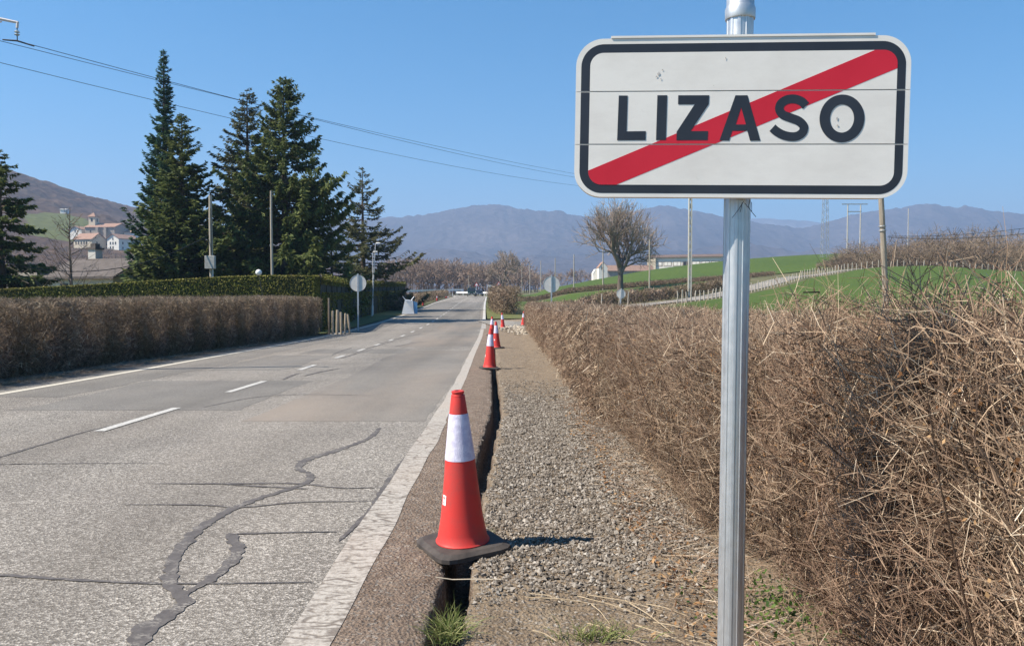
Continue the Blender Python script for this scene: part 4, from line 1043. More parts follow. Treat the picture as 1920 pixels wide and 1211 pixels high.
# globe lamp over the green hedge; dark leaning rod models its post's shadow
x0, Yg = P(485, 511, 39.2)[0], 39.2
gl = thing("globe_lamp", "white globe garden lamp by the green hedge, with a dark leaning rod as the shadow of its post", "lamp", (P(506, 560, Yg)[0], Yg, Tz(P(506, 560, Yg)[0], Yg)))
zc = P(485, 511, Yg)[2] - gl.location.z; dx = x0 - gl.location.x
MB().tube([(0, 0, 0), (dx, 0, zc - .1)], [.022, .018], 8).build("post", m_dkpost, gl)  # leaning dark rod in place of the post's cast shadow
MB().lathe([(.01, -.15)] + [(.15*math.sin(a_), -.15*math.cos(a_)) for a_ in np.linspace(.2, 3.0, 14)] + [(.01, .15)], 24).build("globe", simple("opal_glass", (.80, .79, .76), rough=.3), gl, smooth=True, loc=(dx, 0, zc))
MB().lathe([(.05, -.18), (.06, -.13), (.05, -.12)], 14).build("collar", m_dkpost, gl, loc=(dx, 0, zc))
# rubble sack
m_sackw = simple("white_sack", (.80, .81, .82), (.86, .86, .87), 5, .7, .4, .03); m_sackb = simple("blue_sack", (.10, .28, .52), (.16, .36, .60), 5, .7, .4, .03)
xs, Ys = P(766, 578, 73)[0], 73.0
sk_ = thing("rubble_sack", "white and blue rubble sack with straps up beside the fence end", "sack", (xs, Ys, Tz(xs, Ys) + .05), .15)
b = MB()
vv = [(-.62, -.5, 0), (.50, -.5, 0), (.36, -.42, 1.25), (-.32, -.40, 1.32)]; ww = [(-.60, .5, 0), (.52, .5, 0), (.40, .44, 1.25), (-.30, .42, 1.25)]
va = [b.bm.verts.new(p) for p in vv]; vb = [b.bm.verts.new(p) for p in ww]
b.bm.faces.new(va); b.bm.faces.new(list(reversed(vb)))
for i in range(4): b.bm.faces.new((va[i], vb[i], vb[(i+1) % 4], va[(i+1) % 4]))
b.build("bag", m_sackw, sk_, bevel=.05)
MB().prism([(.53, .02), (.80, .02), (.78, 1.05), (.42, 1.15)], -.42, .42).build("side_pocket", m_sackb, sk_, bevel=.03)
MB().prism([(-.30, 1.20), (.30, 1.20), (.47, .20)], -.53, -.50).build("front_flap", m_sackw, sk_)
for s_ in (-1, 1): MB().tube([(s_*.22, -.1, 1.22), (s_*.38, -.1, 1.42), (s_*.52, -.12, 1.58)], .035, 5).build("strap", m_sackw, sk_)

# ------------------------------------------------------------------ conifers
m_bark = simple("conifer_bark", (.07, .05, .038), (.14, .105, .08), 14, .95, .5, .02, stretch=(3, 3, .5))
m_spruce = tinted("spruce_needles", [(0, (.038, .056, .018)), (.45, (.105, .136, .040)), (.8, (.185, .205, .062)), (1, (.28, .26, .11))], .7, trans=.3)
m_sequoia = tinted("sequoia_needles", [(0, (.022, .055, .032)), (.5, (.058, .120, .062)), (1, (.13, .205, .10))], .7, trans=.3)
m_spruce_dry = tinted("dry_spruce_needles", [(0, (.05, .058, .025)), (.5, (.105, .115, .050)), (.8, (.16, .148, .070)), (1, (.25, .20, .12))], .75, trans=.3)
def conifer(label, px, pytop, Y, prof_r, mat, seed, step=.42, per=6, droop=.5, upt=.35, dens=30, sl=.30, start=.5, xskew=0.0, hang=.5, dead=0.0):
    """prof_r: list of (height fraction, crown radius in m). One spruce: trunk, limbs, needle sprays."""
    g = np.random.default_rng(seed); x0 = P(px, 520, Y)[0]; z0 = Tz(x0, Y); H_ = P(px, pytop, Y)[2] - z0
    t_ = thing("conifer", label, "conifer", (x0, Y, z0))
    MB().tube([(0, 0, -.2), (.03, 0, H_*.3), (-.02, .02, H_*.6), (0, 0, H_*.97)], [H_*.022, H_*.016, H_*.009, .02], 9).build("trunk", m_bark, t_)
    f_ = np.array(prof_r); limbs0, limbs1, lr0, lr1 = [], [], [], []; C, U, L_, Tn = [], [], [], []
    nb_ = int(per*H_/step*.95)
    for zq in np.sort(g.uniform(0, 1, nb_)**.92):
        z = start + zq*(H_*.985 - start)
        fr = z/H_; Rr = np.interp(fr, f_[:, 0], f_[:, 1]); k_ = 1; a0 = g.uniform(0, 6.28)
        for j in range(k_):
            a = a0 + j*6.283/k_ + g.normal(0, .25); L = Rr*np.clip(g.normal(.88, .24), .35, 1.40)
            if math.cos(a) > 0: L *= 1 + xskew
            L = max(L, .12); ns = 5; s = np.linspace(0, 1, ns + 1)
            up = .25 if fr > .75 else .1
            out = np.column_stack([np.cos(a + .12*g.normal()*s)*L*s, np.sin(a + .12*g.normal()*s)*L*s, z + L*(up*s - droop*s**2*(1 - .2*fr) + upt*s**4)])
            for i_ in range(ns):
                limbs0.append(out[i_]); limbs1.append(out[i_+1]); lr0.append(.012*L*(1 - s[i_]) + .008); lr1.append(.012*L*(1 - s[i_+1]) + .006)
            nsp = int(dens*L*g.uniform(.65, 1.2)) + 6
            if g.uniform() < dead: nsp = nsp//5
            ss = g.uniform(.12, 1, nsp)**.75
            pt = np.stack([np.interp(ss, s, out[:, k2]) for k2 in range(3)], 1)
            side = g.choice([-1, 1], nsp)*g.uniform(.3, 1.1, nsp); ad = a + side
            wd = .20*L*(1.15 - ss)*np.abs(side); dirv = np.column_stack([np.cos(ad), np.sin(ad), -hang*g.uniform(0, 1.3, nsp) + .1]); dirv = unit(dirv)
            le = sl*g.uniform(.6, 1.25, nsp)*(.30 + .70*(1 - fr)**.8)
            off_ = g.uniform(0, 1, nsp)*wd
            c_ = pt + dirv*(off_ + le*.45)[:, None] + g.normal(0, .03, (nsp, 3))
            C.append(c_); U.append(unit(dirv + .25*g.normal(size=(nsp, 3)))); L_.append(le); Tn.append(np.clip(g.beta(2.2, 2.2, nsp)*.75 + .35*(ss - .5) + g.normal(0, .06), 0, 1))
    C = np.concatenate(C); U = np.concatenate(U); L_ = np.concatenate(L_); Tn = np.concatenate(Tn); n_ = len(C)
    Wv = unit(np.cross(U, np.array([0, 0, 1.0]) + .7*rdir(n_, g)))
    v, q = cards(C, U, Wv, L_*.62, L_*.21); h_ = g.uniform(0, 1, n_) < .3; W2 = unit(np.cross(U, Wv)); v2, q2 = cards((C + W2*.02)[h_], unit(U + .3*rdir(n_, g))[h_], W2[h_], (L_*.55)[h_], (L_*.19)[h_])
    tc_ = join([(v, q, np.repeat(Tn, 4)), (v2, q2, np.repeat(np.clip(Tn - .08, 0, 1)[h_], 4))])
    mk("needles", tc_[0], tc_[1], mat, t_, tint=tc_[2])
    v, q = tubes(limbs0, limbs1, lr0, lr1, 4); tag(mk("branches", v, q, m_bark, t_), kind="stuff")
    return t_
conifer("tall slender bluish conifer spire, highest tree on the left", 313, 88, 62, [(0, 3.0), (.35, 2.2), (.55, 1.5), (.68, .85), (.8, .60), (.92, .36), (1, .08)], m_sequoia, 1, .30, 9, .15, .5, 56, .40, hang=.2)
conifer("broad dense dark conifer in front of the slender spire", 345, 205, 54, [(0, 4.1), (.2, 3.7), (.45, 2.6), (.65, 1.7), (.8, 1.15), (.92, .6), (1, .1)], m_spruce, 2, .34, 9, .22, .35, 44, .46, hang=.3)
conifer("greyish spruce left of the tallest spruce, with thin top", 467, 160, 64, [(0, 3.6), (.3, 3.4), (.5, 3.1), (.68, 2.4), (.8, 1.5), (.9, 1.0), (1, .2)], m_spruce_dry, 3, .38, 8, .35, .35, 42, .46, hang=.6, dead=.10)
conifer("tallest shaggy green spruce behind the clipped hedge", 535, 138, 57, [(0, 4.5), (.25, 4.3), (.45, 3.9), (.6, 3.1), (.72, 1.9), (.85, 1.3), (.93, .8), (1, .12)], m_spruce, 4, .38, 8, .38, .45, 48, .50, hang=1.0, xskew=.12)
conifer("open ragged spruce with long drooping limbs, right end of the conifers", 681, 310, 82, [(0, 4.6), (.2, 4.7), (.4, 4.2), (.6, 2.7), (.75, 1.7), (.9, .8), (1, .15)], m_spruce_dry, 5, .55, 7, .35, .42, 34, .46, hang=.6, xskew=.2, dead=.08)
conifer("dark spruce cut off by the left edge of the picture", 4, 275, 44, [(0, 3.0), (.3, 2.7), (.55, 1.95), (.8, 1.1), (1, .1)], m_spruce, 6, .42, 9, .45, .3, 60, .42, hang=.8)
conifer("low dark conifer filling the gap below the spruces", 420, 400, 60, [(0, 3.4), (.5, 2.8), (.8, 1.7), (1, .3)], m_spruce, 7, .5, 7, .2, .3, 26, .38, hang=.4)
conifer("low dark conifer between the shaggy spruce and the ragged spruce", 622, 398, 66, [(0, 3.2), (.5, 2.4), (.8, 1.3), (1, .2)], m_spruce, 8, .5, 7, .3, .3, 26, .36, hang=.6)

# ------------------------------------------------------------------ bare trees
m_barebark = tinted("bare_bark", [(0, (.12, .095, .078)), (.5, (.235, .18, .145)), (1, (.38, .30, .24))], .9)
def bare_arrays(seed, H_, trunk_r, spread=.55, levels=5, nchild=(3, 4), trunk_frac=.28, up=.25, minr=.012, seglen=.5, fan=False):
    g = random.Random(seed); A, B, ra, rb, tt = [], [], [], [], []
    def grow(p, d, L, r, lv):
        ns = 3 if lv > 0 else 4; q = p
        pts = [p]
        for i in range(ns):
            wb = .13 if lv else .03
            d = (d + Vector((g.gauss(0, wb), g.gauss(0, wb), g.gauss(up*.35 if lv else .0, .10)))).normalized(); nq = q + d*(L/ns)
            r1 = r*(1 - .42*(i+1)/ns)
            A.append(q[:]); B.append(nq[:]); ra.append(max(r*(1 - .42*i/ns), minr)); rb.append(max(r1, minr*.8)); tt.append(min(1, .15 + lv*.15 + g.uniform(-.1, .1)))
            q = nq; pts.append(q)
        if lv >= levels: return
        n = g.randint(*nchild) + (1 if lv >= 2 else 0) + (3 if lv == 0 and fan else 0)
        for k_ in range(n):
            base = pts[-1] if k_ < 2 else pts[g.randint(1 if lv else 2, ns)]
            ax = d.orthogonal().normalized(); ax.rotate(Matrix.Rotation(k_*6.283/n + g.uniform(-.4, .4) if lv == 0 and fan else g.uniform(0, 6.283), 3, d))
            nd = (d*(1 - spread*g.uniform(.5, 1.1)) + ax*spread*g.uniform(.7, 1.3)).normalized()
            grow(base, nd, L*g.uniform(.62, .85) if lv else H_*(1 - trunk_frac)*g.uniform(.36, .48), r*g.uniform(.42, .62), lv + 1)
    grow(Vector((0, 0, -.2)), Vector((g.gauss(0, .04), g.gauss(0, .04), 1)), H_*trunk_frac, trunk_r, 0)
    A, B = np.array(A), np.array(B); s_ = H_/max(B[:, 2].max(), .1); A *= s_; B *= s_
    return A, B, np.array(ra), np.array(rb), np.array(tt)
def bare_tree(name, label, px, Y, H_, trunk_r, seed, py=None, wide=1.0, cat="tree", **kw):
    x0 = P(px, py or 540, Y)[0]; t_ = thing(name, label, cat, (x0, Y, Tz(x0, Y)))
    A, B, ra, rb, tt = bare_arrays(seed, H_, trunk_r, **kw)
    for arr in (A, B): arr[:, :2] *= wide
    big = ra > trunk_r*.30
    v, q = tubes(A[big], B[big], ra[big], rb[big], 7); mk("trunk", v, q, m_barebark, t_, tint=np.repeat(tt[big], 14), smooth=True)
    v, q = tubes(A[~big], B[~big], ra[~big], rb[~big], 3); tag(mk("crown", v, q, m_barebark, t_, tint=np.repeat(tt[~big], 6)), kind="stuff")
    return t_
bare_tree("bare_tree", "large spreading leafless tree in the green field below the sign", 1163, 112, P(1163, 362, 112)[2] - Tz(P(1163, 530, 112)[0], 112), .50, 27, wide=.85, levels=5, spread=.47, trunk_frac=.30, minr=.015, fan=True, nchild=(4, 4))
bare_tree("bare_tree", "gnarled dark leafless tree at the far bend of the road", 942, 185, P(945, 468, 185)[2] - Tz(P(942, 540, 185)[0], 185), .55, 24, wide=.85, levels=5, spread=.6, trunk_frac=.4, minr=.035)
g = np.random.default_rng(61); x0 = P(133, 520, 43)[0]; z0 = Tz(x0, 43); Hs_ = P(133, 388, 43)[2] - z0
sap = thing("bare_sapling", "thin leafless garden tree in front of the low house roof", "tree", (x0, 43, z0))
MB().tube([(0, 0, 0), (.03, 0, Hs_*.35), (-.04, 0, Hs_*.7), (.02, 0, Hs_)], [.10, .075, .04, .012], 7).build("trunk", simple("sapling_bark", (.09, .07, .055), (.15, .12, .095), 9), sap)
A_, B_, r1_, r2_ = [], [], [], []
for _ in range(46):
    zq = Hs_*g.uniform(.14, .93); a_ = g.uniform(0, 6.283); L = (Hs_ - zq)*g.uniform(.35, .6) + .25; p_ = np.array([0, 0, zq]); d_ = unit(np.array([math.cos(a_), math.sin(a_), .55]))
    for s_ in range(5):
        q_ = p_ + d_*L/5; A_.append(p_); B_.append(q_); r1_.append(.026*(1 - .18*s_)); r2_.append(.026*(1 - .18*(s_+1)))
        if s_ > 0:
            for _k in range(2): A_.append(q_); B_.append(q_ + unit(d_ + .8*g.normal(size=3))*L*.22); r1_.append(.010); r2_.append(.006)
        p_ = q_; d_ = unit(d_ + np.array([0, 0, .16]) + .1*g.normal(size=3))
v, q = tubes(A_, B_, r1_, r2_, 4); tag(mk("branches", v, q, m_barebark, sap, tint=np.repeat(g.uniform(.1, .5, len(A_)), 8)), kind="stuff")
# woods: joined where they read as one mass
def wood(name, label, spots, Hs, seed, mat, trunk=.22, nvar=5, minr=.05, levels=4, spread=.6, shrub=False, nch=(2, 4)):
    g = np.random.default_rng(seed)
    var = [bare_arrays(seed*10 + i, 1.0*10, trunk*1.2, levels=levels, spread=spread, trunk_frac=.08 if shrub else .3, minr=minr, up=.15 if shrub else .3, nchild=nch) for i in range(nvar)]
    parts = []
    for i, (x, y) in enumerate(spots):
        A, B, ra, rb, tt = var[i % nvar]; h = Hs[i]/10; a = g.uniform(0, 6.283); c, s = math.cos(a), math.sin(a); z = Tz(x, y)
        rot = lambda M_: np.column_stack([(M_[:, 0]*c - M_[:, 1]*s)*h*g0 + x, (M_[:, 0]*s + M_[:, 1]*c)*h*g0 + y, M_[:, 2]*h + z]); g0 = g.uniform(.85, 1.15)
        v, q = tubes(rot(A), rot(B), ra*max(h, .6), rb*max(h, .6), 3); parts.append((v, q, np.repeat(np.clip(tt + g.normal(0, .12), 0, 1), 6)))
    tc_ = join(parts); return tag(mk(name, tc_[0], tc_[1], mat, tint=tc_[2]), label, "wood" if not shrub else "thicket", kind="stuff")
m_wood1 = tinted("bare_wood", [(0, (.13, .088, .068)), (.5, (.23, .16, .12)), (1, (.35, .26, .20))], .95)
m_wood2 = tinted("bare_thicket", [(0, (.09, .063, .044)), (.5, (.18, .130, .090)), (1, (.29, .22, .155))], .95)
g = np.random.default_rng(30)
sp = []; hs = []
for px in np.arange(735, 1012, 7):
    for row in range(2):
        Y = 275 + row*22 + g.uniform(-8, 8); pp = px + g.uniform(-4, 4); x = P(pp, 540, Y)[0]
        top = np.interp(pp, [735, 770, 830, 880, 900, 930, 960, 985, 1010], [478, 482, 480, 494, 488, 492, 482, 505, 515]) + g.uniform(-3, 9)
        sp.append((x, Y)); hs.append(max(4, P(pp, top, Y)[2] - Tz(x, Y)))
wood("bare_woodland", "brown leafless woodland beyond the bend of the road", sp, hs, 31, m_wood1, minr=.055)
sp = []; hs = []
for px in np.arange(1000, 1230, 9):
    Y = 380 + g.uniform(-15, 15); x = P(px, 530, Y)[0]; sp.append((x, Y)); hs.append(max(5, P(px, 508 + g.uniform(-6, 6), Y)[2] - Tz(x, Y)))
wood("bare_woodland", "distant brown tree belt behind the row of telephone poles", sp, hs, 32, m_wood1, minr=.07)
sp = []; hs = []
for px in np.arange(1548, 1960, 12):
    for row in range(2):
        Y = 142 + row*9 + g.uniform(-3, 3) + np.interp(px, [1548, 1620], [10, 0]); pp = px + g.uniform(-6, 6); x = P(pp, 490, Y)[0]
        top = np.interp(pp, [1540, 1570, 1600, 1640, 1680, 1720, 1760, 1790, 1830, 1860, 1900, 1940], [486, 470, 445, 445, 438, 425, 416, 428, 412, 420, 432, 430]) + g.uniform(-4, 12) + (12 if row == 0 else 0)
        sp.append((x, Y)); hs.append(max(1.5, P(pp, top, Y)[2] - Tz(x, Y)))
wood("bare_thicket", "bushy brown leafless thicket along the fence at right", sp, hs, 33, m_wood2, minr=.034, shrub=True, spread=.75, levels=4, nvar=6, nch=(3, 4))
def far_hedge(label, pts, h, w_, seed, mat, n, r=.02, ln=.35):
    g = np.random.default_rng(seed); Cc = poly_resample(np.array(pts), .5); i = g.uniform(0, len(Cc) - 1, n); xy = np.stack([np.interp(i, np.arange(len(Cc)), Cc[:, k_]) for k_ in (0, 1)], 1)
    xy += g.uniform(-.5, .5, (n, 2))*w_*(1 + .2*np.sin(i*.7)[:, None]); z = T(xy[:, 0], xy[:, 1]) + .04
    hh = h*(1 + .10*np.sin(i*.9) + .06*np.sin(i*2.3)); d = rdir(n, g); d[:, 2] = np.abs(d[:, 2])*1.3; d = unit(d); b_ = np.column_stack([xy, z + hh*g.uniform(0, 1, n)**.8]); l = g.uniform(.5, 1, n)*ln
    v, q = tubes(b_, b_ + d*l[:, None], r*g.uniform(.6, 1.2, n), r*.5, 3)
    o = thing("hedge", label, "hedge"); mk("twigs", v, q, mat, o, tint=np.repeat(g.beta(2, 2, n), 6)); return o
lo = offset(lane_c, -(wl + 1.1))
far_hedge("clipped brown hedge along the far side of the side lane", lo[9:60], 1.15, 1.2, 41, m_twigL, 13000, .030)
rb_ = [(-1.6, 72), (-2.0, 84), (-2.4, 96)]
far_hedge("rounded bare bush at the right road edge beyond the lane mouth", [(-.3, 71), (-.9, 78), (-1.6, 88)], 2.2, 2.0, 42, m_twigL, 9000, .022, .5)
far_hedge("low brown hedge along the left road edge beyond the fence", [cl(83, -5.2), cl(110, -5.2), cl(150, -5.3), cl(185, -5.6)], 1.3, 1.3, 43, m_twigL, 11000, .03, .45)
far_hedge("rough bramble strip between the meadow and the far green field", [(P(975, 550, 125)[0], 126), (P(1100, 544, 124)[0], 124), (P(1200, 537, 122)[0], 122.5), (P(1350, 526, 128)[0], 128), (P(1440, 517, 132)[0], 132)], .6, 3.0, 44, m_wood2, 12000, .03, .4)

# ------------------------------------------------------------------ poles and wires
m_pole = simple("timber_pole", (.20, .165, .13), (.36, .31, .25), 7, .9, .4, .01, stretch=(5, 5, .35))
m_pole_pale = simple("pale_timber_pole", (.30, .26, .21), (.46, .41, .34), 7, .9, .4, .01, stretch=(5, 5, .35))  # paler timber tone for the garden and telephone poles
m_wire = simple("cable", (.02, .022, .026), rough=.6)
m_steel = simple("lattice_steel", (.32, .33, .34), (.42, .43, .44), 5, .6, metal=.4)
def pole(name, label, px, pytop, Y, r, py=540, mat=m_pole, lean=0.0, cat="pole", group=None, cap=None):
    x0 = P(px, py, Y)[0]; z0 = Tz(x0, Y); h = P(px, pytop, Y)[2] - z0
    t_ = thing(name, label, cat, (x0, Y, z0), group=group); t_.rotation_euler = (0, lean, 0)
    MB().tube([(0, 0, -.1), (.01, 0, h*.4), (-.01, 0, h*.8), (0, 0, h)], [r*1.15, r*1.05, r*.92, r*.85], 10).build("shaft", mat, t_)
    return t_, h
# two garden poles before the conifers
t_, h = pole("utility_pole", "pale wooden pole with a grey box before the dark conifer", 396.5, 366, 47, .11, 520, m_pole_pale)
zb = P(397, 492, 47)[2] - t_.location.z
MB().box((0.02, -.2, zb), (.58, .25, .76), bevel=.02).build("meter_box", m_concrete, t_)
MB().tube([(.12, -.1, 0), (.12, -.1, zb - .38)], .03, 6).build("conduit", m_galv, t_)
MB().tube([(.06, -.12, zb + .38), (.06, -.12, h*.9)], .025, 6).build("cable_sleeve", m_dkpost, t_)
pole("utility_pole", "slim wooden pole in front of the shaggy tallest spruce", 510, 358, 49, .075, 520, m_pole_pale)
# big leaning timber pole behind the right hedge
bp, bh = pole("utility_pole", "weathered leaning timber pole behind the right hedge below the sign", 1666, 150, 27.5, .088, 570, m_pole, lean=-.062)
for zz_ in (P(1660, 424, 27.5)[2] - bp.location.z, P(1660, 432, 27.5)[2] - bp.location.z): MB().lathe([(.118, -.02), (.124, 0), (.118, .02)], 12, c=(0, 0, zz_), cap=False).build("band", m_steel, bp)
# telephone poles receding along the field edge
tel = [(1217.5, 449, 104, 549, "nearest telephone pole of the receding row, right of the bare tree"), (1130.5, 467, 126, 548, "telephone pole left of the large bare tree trunk, second of the row"),
       (1076, 477, 150, 544, "third telephone pole of the row, left of the small white gables"), (1041, 484, 176, 520, "fourth telephone pole of the row, above the round sign"),
       (1014, 489, 204, 540, "fifth telephone pole of the row, just left of the round sign"), (993.5, 493, 232, 540, "sixth and faint telephone pole of the row"), (978.5, 497, 262, 540, "seventh telephone pole of the row, nearest the bend")]
tel_top = []
for px, pt, Y, py, lb in tel:
    t_, h = pole("telephone_pole", lb, px, pt, Y, .095, py, m_pole_pale, group="telephone poles along the field edge"); tel_top.append(Vector(t_.location) + Vector((0, 0, h - .2)))
pole("telephone_pole", "short pole standing behind the parked cars at the bend", 879, 516, 235, .12, 540, m_pole)
# concrete pole with openings
x0 = PX(1293, 85); z0 = Tz(x0, 85); hc = P(1293, 352, 85)[2] - z0
cp = thing("concrete_pole", "pale concrete power pole with a ladder of holes left of the sign pole", "pole", (x0, 85, z0))
for s_ in (-1, 1): MB().box((s_*.13, 0, hc/2), (.12, .22, hc)).build("flange", simple("pale_concrete", (.50, .46, .38), (.62, .58, .50), 4, .9), cp)
for i in range(14): MB().box((0, 0, .35 + i*(hc - .6)/13), (.15, .14, .52)).build("web", m_concrete, cp)
MB().box((0, 0, hc + .05), (1.9, .12, .12)).build("crossarm", m_steel, cp)
# lattice tower, portal frame, thin pole
xl0 = PX(1545, 190); zl = Tz(xl0, 190); hl = P(1545, 330, 190)[2] - zl
lt = thing("lattice_tower", "slim steel lattice power tower standing on the far field ridge", "power tower", (xl0, 190, zl))
for sx in (-1, 1):
    for sy in (-1, 1): MB().tube([(sx*.75, sy*.75, 0), (sx*.35, sy*.35, hl)], .05, 4).build("leg", m_steel, lt)
b = MB(); nb = 22
for i in range(nb):
    for sy in (-1, 1):
        za, zc_ = hl*i/nb, hl*(i+1)/nb; wa = np.interp(za, [0, hl], [.75, .35]); wc = np.interp(zc_, [0, hl], [.75, .35]); s_ = 1 if i % 2 else -1
        b.tube([(s_*wa, sy*wa, za), (-s_*wc, sy*wc, zc_)], .035, 4); b.tube([(sy*wa, -s_*wa, za), (sy*wc, s_*wc, zc_)], .035, 4)
b.build("bracing", m_steel, lt)
MB().box((0, 0, hl), (2.6, .1, .12)).build("crossarm", m_steel, lt)
xa = PX(1599, 175); za = Tz(xa, 175)
hf = thing("portal_pylon", "two legged power pylon with double crossbars rising from the thicket", "pylon", (xa, 175, za))
for sx, pxx in ((-1, 1587), (1, 1611)): MB().tube([((pxx - 1599)*175/F, 0, 0), ((pxx - 1599)*175/F, 0, P(1599, 384, 175)[2] - za)], [.17, .13], 8).build("leg", m_concrete, hf)
for pyy, wd in ((383, 5.6), (397, 3.0)): MB().box((.1, 0, P(1599, pyy, 175)[2] - za), (wd, .16, .2)).build("crossbar", m_steel, hf)
pole("thin_pole", "thin pale pole rising behind the thicket at the mountain skyline", 1701.5, 391, 185, .10, 500, m_concrete)
# bracket with insulator at the upper left corner (its pylon stands outside the picture)
Yi = 17.0; m_arm = simple("bracket_paint", (.56, .50, .48), (.66, .60, .57), 6, .6); m_ins = simple("insulator_glass", (.45, .50, .52), rough=.15)
pl = thing("pylon_bracket", "pinkish pylon arm with hanging insulator at the upper left corner", "pylon", tuple(P(-70, 30, Yi)))
o0 = Vector(P(-70, 30, Yi)); q = lambda a, b_: Vector(P(a, b_, Yi)) - o0
MB().tube([q(-70, 22), q(0, 36), q(34, 43)], [.035, .03, .026], 6).tube([q(-70, 60), q(3, 41)], .016, 6).build("arm", m_arm, pl)
MB().tube([q(33, 42), q(32, 53)], .026, 6).build("drop_arm", m_arm, pl)
hm = o0.z - Tz(o0.x, o0.y); MB().box((q(-74, 30).x, 0, .25 - (hm + .5)/2), (.16, .16, hm + .5)).build("mast", m_arm, pl)
zi = q(32, 62); ins = MB()
for dz_, r_ in ((.045, .03), (.02, .055), (.0, .025), (-.035, .055), (-.055, .025)): ins.lathe([(r_*.4, -.012), (r_, -.006), (r_*.8, .008), (r_*.3, .012)], 14, c=(zi.x, zi.y, zi.z + dz_))
ins.build("insulator", m_ins, pl)
MB().tube([q(32, 53), q(32.5, 78)], .010, 6).tube([q(5, 75), q(32, 77), q(64, 87)], [.014, .018, .014], 6).build("clamp", m_wire, pl)
def wire(label, a, b_, sag, r=.0075, n=28, group="power wires"):
    a, b_ = Vector(a), Vector(b_); pts = [a.lerp(b_, t) - Vector((0, 0, sag*4*t*(1-t))) for t in np.linspace(0, 1, n)]
    rr = [r*(1 + .0*i) for i in range(n)]
    return tag(MB().tube(pts, rr, 4, cap=False).build("power_wire", m_wire), label, "wire", group)
end = Vector((x0, 85, z0 + hc + .1))
wire("topmost power wire running from the insulator across the sky", P(32, 77, Yi), end + Vector((-.9, 0, 0)), .9)
wire("middle power wire just under the topmost one across the sky", P(-60, 62, Yi + 1.0), end + Vector((0, .2, 0)), .75)
wire("lowest power wire crossing the sky behind the conifers", P(-60, 103, Yi + 1.0), end + Vector((.9, 0, -.1)), 1.3)
zt2 = P(1665, 443, 27.5)
wire("upper cable sagging from the timber pole to the right edge", zt2, P(2100, 395, 27.0), .25, .008, 16, "cables at the timber pole")
wire("lower cable sagging from the timber pole to the right edge", P(1665, 445, 27.5), P(2100, 410, 24.0), .25, .011, 16, "cables at the timber pole")
wire("dark cable sagging between the left spruce and the garden pole before the house roof", P(-60, 470, 40), P(392, 440, 47), 1.55, .028, 24, "garden cable")

# ------------------------------------------------------------------ fences of stakes
m_stake = simple("fence_stake", (.36, .32, .26), (.52, .47, .40), 8, .9)
def stake_fence(label, pts, step, h, r, seed, wire_=True):
    C = poly_resample(np.array(pts), step); f_ = thing("stake_fence", label, "fence"); g = random.Random(seed); src = []
    for i in range(4):
        src.append(MB().tube([(0, 0, -.05), (g.uniform(-.03, .03), 0, .6), (g.uniform(-.06, .06), 0, 1.0)], [r, r*.95, r*.8], 6).build("post", m_stake, f_))
    Z = T(C[:, 0], C[:, 1])
    for i, (x, y) in enumerate(C):
        if i < 4: o = src[i]
        else: o = inst("post", src[i % 4], f_)
        o.location = (x, y, Z[i] + .04); o.rotation_euler = (g.uniform(-.06, .06), g.uniform(-.07, .07), g.uniform(0, 3)); o.scale = (1, 1, h*g.uniform(.85, 1.15))
    if wire_:
        for zf in (.45, .85): MB().tube([(x, y, z + h*zf) for (x, y), z in zip(C, Z)], .006, 3, cap=False).build("wire", m_steel, f_)
    return f_
n1 = offset(lane_c, wl + 1.0)
stake_fence("row of pale stakes along the near side of the side lane", n1[20:74], 1.25, 1.0, .06, 1)
ridge = n1[74:]
stake_fence("long row of pale stakes along the ridge of the near green field", n1[74:], 1.4, 1.05, .065, 2)
stake_fence("few pale stakes along the far side of the side lane", [(P(1055, 580, 60)[0], 59.5), (P(1090, 577, 62)[0], 62), (P(1180, 572, 68)[0], 69)], 3.2, 1.2, .05, 3, False)

# ------------------------------------------------------------------ far road end: guardrails, signs, cars
def guardrail(label, pts, h=.75):
    C = poly_resample(np.array(pts), 2.0); Z = T(C[:, 0], C[:, 1]); f_ = thing("guardrail", label, "guardrail"); n = len(C)
    pr = [(-.24, .0), (-.12, .06), (0, 0), (.12, .06), (.24, .0)]; nv_ = offset(C, 1.0) - C; V = []
    for zz_, dd_ in pr: V.append(np.column_stack([C + nv_*dd_, Z + h + zz_]))
    mk("beam", np.concatenate(V), np.array([[j*n + i, j*n + i + 1, (j+1)*n + i + 1, (j+1)*n + i] for j in range(4) for i in range(n-1)]), m_rail, f_)
    s0 = MB().box((0, 0, .35), (.12, .12, .7)).build("post", m_rail, f_)
    for i in range(0, n, 2):
        o = s0 if i == 0 else inst("post", s0, f_)
        o.location = (*(C[i] - nv_[i]*.08), Z[i])
m_rail = simple("guardrail_zinc", (.74, .73, .71), (.82, .81, .79), 3, .5)
oc = offset(road_c, 5.2)
guardrail("curved guardrail round the outside of the far bend", oc[225:268], .8)
guardrail("long straight guardrail beyond the left hedge after the bend", [(P(868, 541, 222)[0], 222), (P(820, 540, 215)[0], 215), (P(756, 538, 205)[0], 205)], 1.55)
m_signwhite = simple("small_sign_white", (.72, .72, .72)); m_signred = simple("small_sign_red", (.55, .03, .03))
